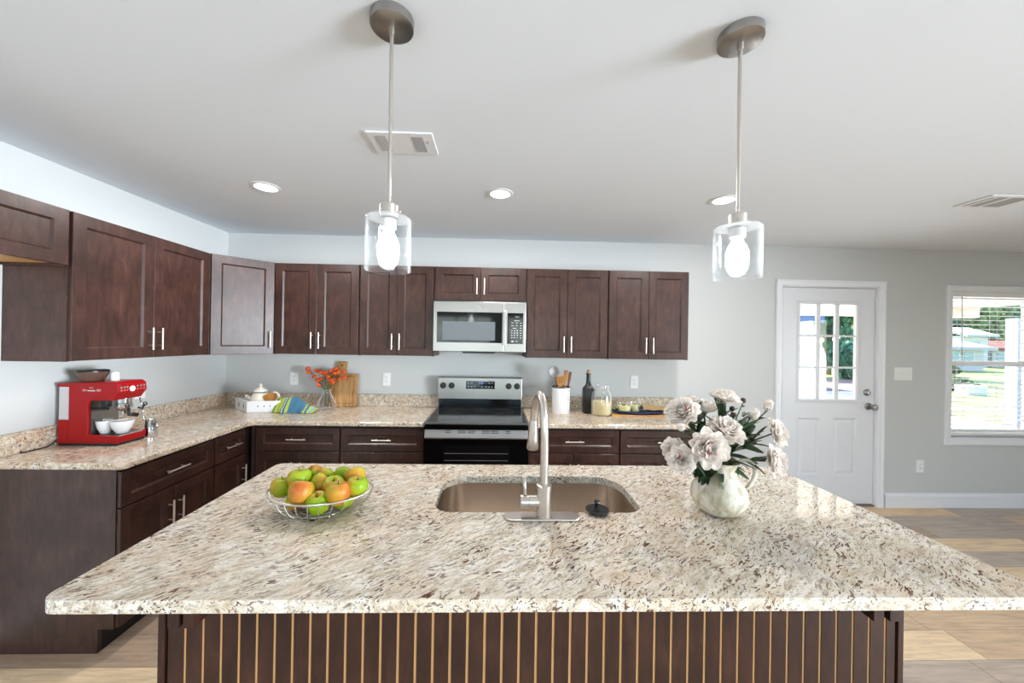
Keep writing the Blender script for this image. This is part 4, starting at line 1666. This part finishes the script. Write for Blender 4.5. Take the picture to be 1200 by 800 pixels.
zb = CZ + .55
t = thing('strainer', (116.4, -8.2, zb), 'round wire strainer with dark handle standing in the utensil canister', 'strainer')
b0, tp = Vector((116.4, -8.2, zb)), Vector((114.9, -8.6, 49.3))
TT = Matrix.Translation(-b0)
G(TT).tube([b0 + Vector((.6, 0, .1)), Vector((115.55, -8.4, 47.4))], .17, 8).build('handle', 'spoon_brown', t, smooth=True)
c_ = Vector((114.95, -8.6, 49.35))
M = Matrix.Rotation(R(90), 3, 'X')
G(TT).lathe([(1.6, -.12), (1.85, -.12), (1.85, .12), (1.6, .12), (1.6, -.12)], c_, 32, M).build('hoop', 'nickel_dark', t, smooth=True, flat_angle=50)
G(TT).lathe([(1.7, 0), (1.4, -.5), (.8, -.85), (0, -1.0)], c_, 28, M).build('mesh_bowl', 'tank_smoke', t, smooth=True)


def flat_tool(name, label, base, top, w, h, m, slots=0, th=.18):
    base, top = Vector(base), Vector(top)
    t = thing(name, base, label, 'spatula')
    d = (top - base).normalized()
    L = (top - base).length
    side = Vector((1, 0, 0)) - d * d.x
    side.normalize()
    M = Matrix((side, d.cross(side) * -1, d)).transposed().to_4x4()
    g = G(M)
    z0 = L - h
    prof = [(-.28, 0), (.28, 0), (.3, z0 - .4), (w / 2 * .7, z0 + .3), (w / 2, z0 + h * .35), (w / 2, L - .15), (w / 2 - .15, L), (-w / 2 + .15, L), (-w / 2, L - .15), (-w / 2, z0 + h * .35), (-w / 2 * .7, z0 + .3), (-.3, z0 - .4)]
    g.prism(prof, 'y', -th / 2, th / 2)
    b = g.build('blade', m, t, bevel=.05)
    if slots:
        g = G(M)
        for i in range(slots):
            x = -w / 2 + w * (i + 1) / (slots + 1)
            g.box(x - .09, x + .09, -th / 2 - .02, th / 2 + .02, L - h * .75, L - .4)
        g.build('slots', 'spoon_brown', b)
    return t


flat_tool('spatula', 'wide slotted wooden turner standing in the utensil canister', (117.5, -8.9, zb), (117.0, -9.5, 48.0), 2.35, 3.3, 'spoon_wood', 4)
flat_tool('spatula', 'tall plain wooden spatula standing in the utensil canister', (118.2, -8.3, zb), (119.2, -8.6, 49.85), 1.35, 4.0, 'spoon_wood')
flat_tool('spatula', 'dark brown wooden spatula at the right of the utensil canister', (118.9, -8.0, zb), (120.75, -8.2, 49.3), 1.0, 4.2, 'spoon_brown', 1)

# ------------------------------------------------------------------ bottle, jar, platter
BX, BY = 126.9, -8.6
t = thing('bottle', (BX, BY, CZ), 'matt black square-shouldered bottle with a cork', 'bottle')
hx = 1.75
g = G()
secs = [(1.6, 0, .3), (hx, .2, .35), (hx, 8.0, .35), (1.6, 8.5, .45), (1.1, 9.2, .6), (.84, 9.9, .7), (.76, 10.8, .72), (.72, 12.6, .7)]
vs, fs = [], []
n = 28
for hw, z, r in secs:
    for x, y in rrect(-hw, hw, -hw, hw, min(r, hw * .98), 6):
        vs.append((x, y, z))
n = len(rrect(-1, 1, -1, 1, .3, 6))
for q in range(len(secs) - 1):
    for i in range(n):
        fs.append((q * n + i, q * n + (i + 1) % n, (q + 1) * n + (i + 1) % n, (q + 1) * n + i))
fs.append(list(range(n)))
fs.append([(len(secs) - 1) * n + i for i in range(n)])
g.add(vs, fs)
g.build('bottle_body', 'bottle_black', t, smooth=True, flat_angle=50)
G().lathe([(.7, 12.5), (.7, 13.0), (.95, 13.05), (.95, 13.4), (.7, 13.45), (0, 13.45)], seg=20).build('neck_ring', 'bottle_black', t, smooth=True, flat_angle=40)
G().lathe([(0, 13.4), (.6, 13.4), (.66, 14.5), (0, 14.55)], seg=18).build('cork', 'cork', t, smooth=True, flat_angle=40)

JX, JY = 130.6, -11.4
t = thing('glass_jar', (JX, JY, CZ), 'open glass jar half filled with pale oats', 'jar')
prof = [(0, .02), (2.95, .02), (3.2, .25), (3.25, .6), (3.25, 6.4), (3.0, 7.2), (2.35, 7.9), (2.25, 8.1), (2.25, 9.6), (2.35, 9.65), (2.35, 9.85), (2.2, 9.85)]
inn = [(2.1, 9.8), (2.1, 8.0), (2.9, 7.1), (3.12, 6.3), (3.12, .55), (2.95, .2), (0, .2)]
G().lathe(prof + inn, seg=44).build('glass_wall', 'clear_glass', t, smooth=True, flat_angle=60)
G().lathe([(2.24, 8.6), (2.36, 8.7), (2.36, 8.85), (2.24, 8.95), (2.24, 8.6)], seg=36).build('thread_ring', 'clear_glass', t, smooth=True)
G().lathe([(0, .24), (2.92, .24), (3.08, .6), (3.08, 4.45), (2.7, 4.55), (0, 4.6)], seg=40).build('oats', 'oat_cream', t, smooth=True, flat_angle=60)

t = thing('serving_board', (143.5, -11.6, CZ), 'thin bamboo board under the blue platter', 'board')
o = G().prism(rrect(-10.2, 9.6, -3.0, 3.0, .8, 5), 'z', 0, .55).build('board_slab', 'tray_bamboo', t, bevel=.08)
t = thing('platter', (143.2, -11.6, CZ + .56), 'dark blue oval platter with two dessert glasses', 'platter')
g = G()
g.lathe([(0, 0), (.72, 0), (.8, .1), (.98, .75), (1.0, 1.15), (.965, 1.15), (.93, .8), (.74, .25), (0, .22)], seg=56, sx=9.3, sy=3.4)
g.build('dish', 'platter_blue', t, smooth=True, flat_angle=60)

def dessert(x, y, r, label):
    t = thing('dessert_glass', (x, y, CZ + .80), label, 'glass')
    G().lathe([(0, .02), (r * .85, .02), (r * .92, .15), (r, 3.3), (r - .07, 3.3), (r * .92 - .06, .3), (0, .25)], seg=30).build('tumbler', 'clear_glass', t, smooth=True, flat_angle=50)
    G().lathe([(0, .28), (r * .84, .28), (r * .93, 2.3), (0, 2.35)], seg=28).build('custard', 'custard', t, smooth=True, flat_angle=50)
    g = G()
    rd = random.Random(int(x * 10))
    for i in range(7):
        a = rd.uniform(0, 6.3)
        q = rd.uniform(0, r * .6)
        c = Vector((q * math.cos(a), q * math.sin(a), 2.45 + rd.uniform(0, .4)))
        g.sphere(c, .26, 8, 5, (1.3, .7, .35), Matrix.Rotation(a, 3, 'Z') @ Matrix.Rotation(rd.uniform(-.8, .8), 3, 'Y'))
    g.build('herb_garnish', 'herb_green', t, smooth=True)
    return t


dessert(138.0, -11.8, 2.25, 'wider dessert glass of yellow pudding, next to the oat jar')
dessert(142.1, -10.4, 1.7, 'narrower dessert glass of yellow pudding, next to the tan napkin')
# herb sprig lying by the jar
t = thing('herb_sprig', (134.9, -12.2, CZ + 2.0), 'green herb sprig on the platter rim beside the oat jar', 'herb')
g = G()
rd = random.Random(8)
for i in range(10):
    c = Vector((rd.uniform(-.8, .9), rd.uniform(-.5, .5), rd.uniform(-.25, .5)))
    g.sphere(c, .34, 8, 5, (1.3, .7, .3), Matrix.Rotation(rd.uniform(0, 6), 3, 'Z') @ Matrix.Rotation(rd.uniform(-.8, .8), 3, 'Y'))
g.build('herb_leaves', 'herb_green', t, smooth=True)
# napkin
def napf(u, v):
    x = 143.9 + 8.4 * u
    y = -13.3 + 3.9 * v
    z = CZ + 1.85 + 1.5 * math.sin(PI * min(1, v * 1.15)) ** .8 * (1 - .45 * u) + .22 * math.sin(v * 16 + u * 4) + .16 * math.sin(u * 11 + v * 7)
    return Vector((x, y, z))


o = G().grid(napf, 26, 18).build('napkin', 'napkin_tan', None, (148, -11, CZ + 1.6), True, solid=.16)
tag(o, 'crumpled tan napkin lying on the blue platter', 'napkin')

# ------------------------------------------------------------------ fruit bowl
FX, FY = 70.85, -78.9
t = thing('fruit_bowl', (FX, FY, CZ), 'oval silver wire bowl of apples on the island', 'fruit bowl')
A_, B_ = 7.0, 4.6


def ell(s, z, n=56):
    return [(A_ * s * math.cos(2 * PI * i / n), B_ * s * math.sin(2 * PI * i / n), z(2 * PI * i / n)) for i in range(n)]


rim = lambda a: 2.45 + .35 * math.cos(a) ** 2
G().tube(ell(1, rim), .14, 8, True).build('rim', 'wire_silver', t, smooth=True)
g = G()
for s, q, z in ((.52, .74, .3), (.38, .52, .26), (.22, .3, .26)):
    g.tube([(x, y * q / s, zz) for x, y, zz in ell(s, lambda a: z)], .08, 6, True)
for i in range(-2, 3):
    g.tube([(-A_ * .46, i * .7, .26), (A_ * .46, i * .7, .26)], .06, 6)
g.build('base_ring', 'wire_silver', t, smooth=True)
for i in range(28):
    a = 2 * PI * i / 28 + .06
    p = [(A_ * s * math.cos(a), B_ * q * math.sin(a), z) for s, q, z in ((1, 1, rim(a)), (.955, .985, 1.75), (.85, .94, 1.05), (.69, .86, .5), (.52, .74, .3))]
    G().tube(smooth_path(p, 4), .07, 6).build('wire_rib', 'wire_silver', t, smooth=True)
for a in (50, 130, 230, 310):
    G().sphere((A_ * .52 * math.cos(R(a)), B_ * .74 * math.sin(R(a)), .17), .17, 10, 6).build('foot', 'wire_silver', t, smooth=True)

AP = [(65.6, -79.3, 38.6, 1.40, 'green apple at the far left of the wire bowl, its stem up'),
      (67.95, -79.2, 39.65, 1.55, 'large green apple high on the left of the pile'),
      (69.35, -81.4, 38.75, 1.62, 'big yellow-red apple at the front left, above the rim'),
      (68.6, -76.3, 39.2, 1.35, 'yellow apple at the back left of the pile'),
      (70.4, -76.9, 39.0, 1.40, 'green apple at the middle back of the pile'),
      (70.6, -78.9, 39.0, 1.35, 'red-yellow apple near the centre of the pile'),
      (72.75, -79.4, 38.75, 1.45, 'orange apple behind the front right apple'),
      (72.7, -76.3, 39.1, 1.30, 'green apple at the back right of the pile'),
      (74.95, -77.4, 39.3, 1.50, 'yellow-red apple at the far back right'),
      (74.25, -81.3, 38.6, 1.62, 'large orange apple at the front right, above the rim'),
      (76.1, -79.8, 38.9, 1.48, 'green apple at the far right of the wire bowl'),
      (71.75, -81.6, 37.45, 1.50, 'green apple low at the front middle, behind the wire rim'),
      (67.75, -79.6, 36.95, 1.32, 'red apple low at the left inside the wires'),
      (70.0, -79.0, 36.95, 1.28, 'small apple at the bottom middle inside the wires'),
      (74.1, -79.2, 36.95, 1.40, 'yellow apple low at the right inside the wires')]
BL = [.30, .15, .75, .5, .1, .8, .95, .05, .7, .95, .05, .45, .9, .6, .5]
rd = random.Random(11)
ap_mesh = None
for (x, y, z, r, lb), bl_ in zip(AP, BL):
    t = thing('apple', (x, y, z), lb, 'apple', 'apples in the wire bowl')
    M = Matrix.Rotation(rd.uniform(-.9, .9), 4, 'X') @ Matrix.Rotation(rd.uniform(-.6, .6), 4, 'Y')
    # blush side turned towards or away from the room
    spin = PI + rd.uniform(-.4, .4) if bl_ < .35 else (-1.2 + rd.uniform(-.4, .4) if bl_ > .65 else rd.uniform(1.2, 2.0))
    t.rotation_euler = (M @ Matrix.Rotation(spin, 4, 'Z')).to_euler()
    prof = [(0, -.78), (.2, -.86), (.5, -.84), (.82, -.5), (.98, 0), (1.0, .25), (.92, .58), (.68, .82), (.4, .86), (.2, .76), (.08, .6), (0, .55)]
    pp = smooth_path([(a, b, 0) for a, b in prof], 2)
    pp = [(max(0, p.x), p.y) for p in pp]
    pp[0] = (0, pp[0][1])
    pp[-1] = (0, pp[-1][1])
    G().lathe([(a * r, b * r) for a, b in pp], seg=28).build('flesh', 'apple_skin', t, smooth=True)
    G().tube(smooth_path([(0, 0, .55 * r), (.05, .02, .85 * r), (.16, .05, 1.08 * r)], 3), [.05] * 6 + [.07], 6).build('stem', 'apple_stem', t, smooth=True)

# ------------------------------------------------------------------ vase of peonies
PX_, PY_ = 127.3, -79.5
t = thing('pitcher_vase', (PX_, PY_, CZ), 'marbled cream pitcher vase with a loop handle on the island', 'vase')
prof = [(0, .02), (1.9, .02), (2.35, .2), (3.1, .9), (3.6, 1.9), (3.68, 2.7), (3.4, 3.7), (2.75, 4.8), (2.25, 5.7), (2.1, 6.4), (2.25, 7.0), (2.6, 7.5), (2.45, 7.5), (2.1, 7.0), (1.95, 6.4), (2.1, 5.6), (0, 5.3)]
sm = smooth_path([(a, 0, b) for a, b in prof[1:12]], 3)
pf_ = [(0, .02)] + [(p.x, p.z) for p in sm] + prof[12:]
G().lathe(pf_, seg=44).build('body', 'marbled_vase', t, smooth=True, flat_angle=60)
G().tube(smooth_path([(2.1, -.3, 6.6), (2.9, -.5, 7.5), (4.0, -.6, 7.5), (4.75, -.6, 6.6), (4.7, -.6, 5.2), (4.0, -.5, 3.9), (3.35, -.4, 3.3)], 6), .27, 12).build('handle', 'marbled_vase', t, smooth=True)


def petal(g, M, L, Wd, cup, ruf, rd, nu=5, nv=5):
    ph = rd.uniform(0, 6)

    def f(u, v):
        # v along the petal, u across
        x = (u - .5) * 2
        w = Wd * math.sin(PI * (.12 + .74 * v) ** .85) ** .7
        xx = x * w / 2
        yy = L * v + (-.12 * L * x * x * v)
        zz = cup * L * (v ** 2) * .9 + .30 * w * x * x * (.3 + v * .5) + ruf * L * math.sin(ph + 5.5 * x + 2 * v) * v * v
        return M @ Vector((xx, yy, zz))
    g.grid(f, nu, nv)


def bloom_mesh(r, style, seed):
    """axis +z, radius about r"""
    rd = random.Random(seed)
    g = G()
    if style == 'open':
        rings = [(9, 1.0, 4, .12), (10, .96, 15, .16), (11, .86, 27, .2), (12, .74, 40, .22), (13, .61, 52, .25), (12, .49, 63, .25), (10, .38, 73, .25), (7, .28, 83, .2)]
    elif style == 'half':
        rings = [(9, .97, 24, .3), (9, .93, 40, .32), (9, .84, 54, .34), (9, .7, 66, .3), (8, .55, 76, .3), (6, .42, 84, .3)]
    else:
        rings = [(6, 1.0, 56, .35), (6, .98, 68, .42), (5, .95, 76, .48), (5, .85, 84, .4)]
    for q, (n, L, tilt, cupv) in enumerate(rings):
        for i in range(n):
            a = 2 * PI * (i + .5 * (q % 2)) / n + rd.uniform(-.15, .15)
            tl = R(tilt + rd.uniform(-7, 7))
            M = Matrix.Rotation(a, 4, 'Z') @ Matrix.Translation((0, .06 * r, .03 * r * q)) @ Matrix.Rotation(tl, 4, 'X')
            l = r * L * rd.uniform(.9, 1.08)
            petal(g, M, l, l * (.80 if q < 3 else .62), cupv * rd.uniform(.6, 1.2), .035 + .008 * q, rd)
    return g


#        centre, radius, facing, style, label
PE = [((128.4, -79.0, 52.2), 2.05, (0, -.25, 1), 'open', 'white peony highest at the top of the bouquet'),
      ((121.8, -79.3, 50.2), 2.45, (-.55, -.55, .8), 'open', 'large white peony at the upper left of the bouquet'),
      ((124.6, -76.4, 50.9), 1.6, (-.2, .1, 1), 'half', 'small white peony peeking behind the upper left bloom'),
      ((126.6, -77.2, 50.1), 1.9, (.1, -.3, 1), 'half', 'white peony between the top bloom and the upper left one'),
      ((126.8, -82.0, 48.3), 2.5, (.1, -.55, .85), 'open', 'white peony at the middle of the bouquet facing up'),
      ((123.2, -84.2, 45.9), 2.6, (-.1, -1, .12), 'open', 'big white peony facing straight out at the front'),
      ((119.6, -81.2, 44.9), 1.75, (-.8, -.6, .3), 'open', 'leftmost white peony, half behind its neighbour'),
      ((119.9, -83.4, 44.2), 1.85, (-.45, -.9, .2), 'open', 'lower left white peony facing out'),
      ((132.3, -79.2, 49.3), 1.6, (.35, -.4, .9), 'cup', 'half closed white peony right of the top bloom'),
      ((134.7, -79.0, 50.6), 1.5, (.25, -.1, 1), 'cup', 'cup shaped white peony at the upper right on a long stem'),
      ((135.7, -80.2, 47.2), 2.0, (.5, -.8, .4), 'open', 'white peony at the right side, third from the top'),
      ((134.0, -82.2, 43.6), 2.15, (.45, -.85, .2), 'open', 'lowest white peony at the right'),
      ((132.9, -77.6, 45.4), 1.75, (.4, -.5, .5), 'half', 'white peony half hidden behind the stems at the right')]
rd = random.Random(5)
for i, (c, r, fdir, style, lb) in enumerate(PE):
    c = Vector(c)
    fd = Vector(fdir).normalized()
    nk = Vector((PX_ + rd.uniform(-1, 1), PY_ + rd.uniform(-1, 1), CZ + 6.6))
    base = Vector((nk.x * .4 + PX_ * .6, nk.y * .4 + PY_ * .6, CZ + 5.5))
    t = thing('peony', base, lb, 'flower', 'white peonies in the pitcher vase')
    TT = Matrix.Translation(-base)
    Mq = Matrix.Translation(c - fd * r * .45) @ fd.to_track_quat('Z', 'Y').to_matrix().to_4x4()
    g0 = bloom_mesh(r, style, 100 + i)
    g = G(TT)
    g.add([Mq @ v for v in g0.v], g0.f)
    g.build('bloom', 'petal_white', t, smooth=True, fix=False)
    if style != 'cup' or i == 8:
        g = G(TT)
        for q in range(4):
            a = rd.uniform(0, 6.3)
            p = Mq @ Vector((.28 * r * math.cos(a), .28 * r * math.sin(a), r * (.52 if style != 'cup' else .8)))
            g.sphere(p, .12, 8, 5, (1, 1, 1.5))
        g.build('red_flecks', 'red_fleck', t, smooth=True)
    bk = c - fd * r * .5
    mid = nk.lerp(bk, .55) + Vector((0, 0, .3)) - fd * .8
    path = smooth_path([base, nk, mid, bk], 6)
    G(TT).tube(path, .11, 7).build('stem', 'stem_green', t, smooth=True)
    # green sepals under the bloom
    g = G(TT)
    for q in range(5):
        a = 2 * PI * q / 5
        M = Mq @ Matrix.Rotation(a, 4, 'Z') @ Matrix.Rotation(R(30), 4, 'X')
        petal(g, Matrix.Translation(-fd * .06 * r) @ M, r * .5, r * .28, .2, 0, rd, 3, 3)
    g.build('sepals', 'leaf_green', t, smooth=True, fix=False)
    # leaves
    g = G(TT)
    for q in range(15):
        s = rd.uniform(.28, .9)
        p = path[int(s * (len(path) - 1))]
        out = Vector((rd.uniform(-1, 1), rd.uniform(-1, .7), rd.uniform(-.35, .55))) + (p - Vector((PX_, PY_, CZ + 8))).normalized() * .9
        out.normalize()
        q_ = out.to_track_quat('Y', 'Z').to_matrix().to_4x4()
        Lf = rd.uniform(2.2, 3.7)
        petal(g, Matrix.Translation(p) @ q_ @ Matrix.Rotation(rd.uniform(-.8, .8), 4, 'Y'), Lf, Lf * .36, rd.uniform(-.35, .05), 0, rd, 4, 5)
    g.build('leaves', 'leaf_green', t, smooth=True, fix=False)

BU = [((120.9, -81.0, 47.9), .52, 'petal_white', 'pale round bud left of the bouquet below the large bloom'),
      ((129.4, -79.0, 50.2), .36, 'bud_dark', 'dark small bud just below the top peony'),
      ((128.9, -80.0, 49.5), .36, 'bud_dark', 'dark small bud above the middle peony'),
      ((131.0, -79.0, 51.4), .38, 'bud_dark', 'dark bud with an orange tip right of the top peony'),
      ((123.2, -80.2, 49.4), .38, 'petal_white', 'tiny pale bud just below the upper left peony'),
      ((124.3, -79.2, 48.9), .38, 'bud_dark', 'dark bud among the leaves under the upper left blooms')]
for i, (c, r, m_, lb) in enumerate(BU):
    c = Vector(c)
    base = Vector((PX_ + rd.uniform(-.6, .6), PY_ + rd.uniform(-.6, .6), CZ + 5.6))
    t = thing('flower_bud', base, lb, 'flower bud', 'buds in the pitcher vase')
    TT = Matrix.Translation(-base)
    G(TT).sphere(c, r, 12, 8, (1, 1, 1.1)).build('bud', m_, t, smooth=True)
    nk = Vector((base.x, base.y, CZ + 7.2))
    G(TT).tube(smooth_path([base, nk, nk.lerp(c, .6) + Vector((0, 0, .3)), c - Vector((0, 0, r * .8))], 5), .08, 6).build('stem', 'stem_green', t, smooth=True)
    g = G(TT)
    for q in range(4):
        out = Vector((rd.uniform(-1, 1), rd.uniform(-1, 1), rd.uniform(-.1, .9))).normalized()
        petal(g, Matrix.Translation(c - Vector((0, 0, r + rd.uniform(.2, 2.2)))) @ out.to_track_quat('Y', 'Z').to_matrix().to_4x4(), 1.5, .42, -.1, 0, rd, 3, 4)
    if i == 3:
        pass
    g.build('leaves', 'leaf_green', t, smooth=True, fix=False)

# ------------------------------------------------------------------ outdoors
struct(G().box(-700, 3200, 150, 4200, -9, -8).build('lawn', 'lawn_grass'))
struct(G().box(120, 420, 6.2, 150, -9, -5).build('porch_floor', 'concrete'))
struct(G().box(-100, 545, 150.5, 245, -8, -7.9).build('driveway', 'gravel'))
struct(G().box(330, 640, 245, 395, -8, -7.92).build('side_path', 'gravel'))
struct(G().box(420, 860, 395, 590, -8, -7.92).build('dirt_patch', 'dirt'))
g = G().box(80, 480, 6.2, 150, 92, 97)
g.cur = 0
g.box(80, 480, 146, 154, 84, 97)
t = g.build('porch_roof', 'porch_cream', None, (280, 80, 92))
struct(t)
tag_ = []
t = thing('porch_post', (523, 148, -5), 'wide white porch column outside the right side of the window', 'post')
G().box(-13, 13, -3, 3, 0, 89).build('shaft', 'siding_white', t, bevel=.2)
g = G()
for x in (-13.4, -5, 6):
    g.box(x, x + 3, -3.6, 3.6, 6, 89)
g.box(-14, 14, -4, 4, 0, 7)
g.build('post_trim', 'siding_white', t, bevel=.2)

# blue-roofed outbuilding at left of the door view
t = thing('garden_shed', (470, 420, -8), 'pale building with a blue roof seen through the door glass', 'shed')
G().box(-40, 115, 0, 120, 0, 104).build('walls', 'siding_white', t)
g = G()
g.prism([(-14, 103), (60, 140), (134, 103), (134, 109), (60, 148), (-14, 115)], 'x', -52, 127)
g.build('roof', 'roof_blue', t)
G().box(20, 54, -1, 0, 0, 80).build('shed_door', 'siding_pale', t)


def house(loc, w, d, h, rm, label, wins, wm='siding_pale'):
    t = thing('house', loc, label, 'house')
    G().box(0, w, 0, d, 0, h).build('walls', wm, t)
    g = G()
    g.prism([(-20, h - 4), (d / 2, h + 26), (d + 20, h - 4), (d + 20, h + 4), (d / 2, h + 34), (-20, h + 4)], 'x', -16, w + 16)
    g.build('roof', rm, t)
    for (a, b, c_, e_) in wins:
        f = G().box(a - 3, b + 3, -2, 0, c_ - 3, e_ + 3).build('window_frame', 'siding_white', t)
        G().box(a, b, -3, -1.9, c_, e_).build('pane', 'house_window', f)
    return t


house((1370, 900, -8), 175, 200, 66, 'roof_white', 'low pale house with a light roof seen in the window', [(66, 96, 34, 58), (112, 140, 30, 58)])
house((1780, 1120, -8), 90, 130, 112, 'roof_white', 'narrow taller white house behind the low pale house', [(30, 56, 60, 92)], 'siding_white')
house((1900, 1130, -8), 240, 200, 66, 'roof_brown', 'low house with a brown roof seen right in the window', [(20, 60, 30, 56), (120, 170, 30, 56)])
t = thing('storage_box', (777, 370, -8), 'white box with a pale blue end standing on the lawn', 'box')
G().box(0, 20, 0, 16, 0, 11).build('box_body', 'car_white', t, bevel=.5)
G().box(20, 28, 0, 16, 0, 11).build('blue_end', 'box_blue', t, bevel=.5)
G().box(-.5, 28.5, -.5, 16.5, 11, 13.5).build('lid', 'car_white', t, bevel=.5)


def tree(loc, h, r, m_, label, n=900, trunk=True, squash=1.0, leaf=9, name='tree', cat='tree', seed=1):
    t = thing(name, loc, label, cat)
    rd = random.Random(seed)
    g = G()
    cents = []
    for i in range(9):
        a = rd.uniform(0, 6.3)
        q = rd.uniform(0, r * .55)
        cents.append((Vector((q * math.cos(a), q * math.sin(a), h - r * squash + rd.uniform(-r * .6, r * .5) * squash)), r * rd.uniform(.45, .7)))
    for i in range(int(n * 2.4)):
        c0, rr = rd.choice(cents)
        d = Vector((rd.gauss(0, 1), rd.gauss(0, 1), rd.gauss(0, 1))).normalized()
        p = c0 + Vector((d.x, d.y, d.z * squash)) * rr * rd.uniform(.6, 1.0)
        nrm = (d + Vector((rd.uniform(-.6, .6), rd.uniform(-.6, .6), rd.uniform(-.6, .6)))).normalized()
        q = nrm.to_track_quat('Z', 'Y').to_matrix()
        s = leaf * rd.uniform(.7, 1.5)
        g.add([p + q @ Vector(v) for v in ((0, -s, 0), (s * .55, 0, s * .12), (0, s, 0), (-s * .55, 0, s * .12))], [(0, 1, 2, 3)])
    g.build('foliage', m_, t, fix=False)
    if trunk:
        g = G()
        g.tube(smooth_path([(0, 0, 0), (2, 1, h * .35), (-2, 0, h * .6), (1, 0, h * .85)], 5), [r * .1] * 6 + [r * .075] * 6 + [r * .03] * 4, 10)
        for i in range(4):
            a = rd.uniform(0, 6.3)
            g.tube([(0, 0, h * .45), (r * .5 * math.cos(a), r * .5 * math.sin(a), h * .7)], [r * .05, r * .02], 6)
        g.build('trunk', 'bark', t, smooth=True)
    return t


TG = 'trees beyond the lawn'
tree((740, 700, -8), 260, 78, 'tree_leaf', 'bushy green tree right behind the blue-roofed shed', 1200, seed=2, leaf=8, squash=1.3)
tree((885, 705, -8), 270, 78, 'tree_leaf', 'dark green tree at the middle of the door glass', 1200, seed=3, leaf=8, squash=1.35)
tree((1010, 740, -8), 280, 80, 'tree_leaf_light', 'pale green tree at the right of the door glass', 1100, seed=4, leaf=8, squash=1.4)
tree((840, 600, -8), 74, 46, 'tree_leaf', 'low green bush in the middle of the door glass', 700, False, seed=5, leaf=6, name='bush', cat='bush', squash=.75)
tree((950, 610, -8), 50, 40, 'tree_leaf_light', 'low pale bush at the lower right of the door glass', 600, False, seed=15, leaf=6, name='bush', cat='bush', squash=.6)
for i, (x, y, hh, rr, mm, lb) in enumerate(((1880, 1420, 300, 115, 'tree_leaf', 'green tree farthest left behind the low pale house'),
                                            (2110, 1440, 320, 120, 'tree_leaf', 'big green tree behind the low pale house'),
                                            (2350, 1500, 330, 120, 'tree_leaf_light', 'pale green tree behind the narrow white house'),
                                            (2590, 1520, 340, 120, 'tree_leaf', 'green tree farthest right behind the brown-roofed house'))):
    tree((x, y, -8), hh, rr, mm, lb, 1500, seed=20 + i, leaf=13, squash=1.2)
tree((830, 425, -8), 20, 26, 'hedge_leaf', 'dark low shrub beside the white box on the lawn', 600, False, seed=10, leaf=3, name='shrub', cat='shrub', squash=.4)
tree((1150, 700, -8), 40, 40, 'hedge_leaf', 'dark hedge in front of the low pale house', 700, False, seed=12, leaf=5, name='hedge', cat='hedge', squash=.45)
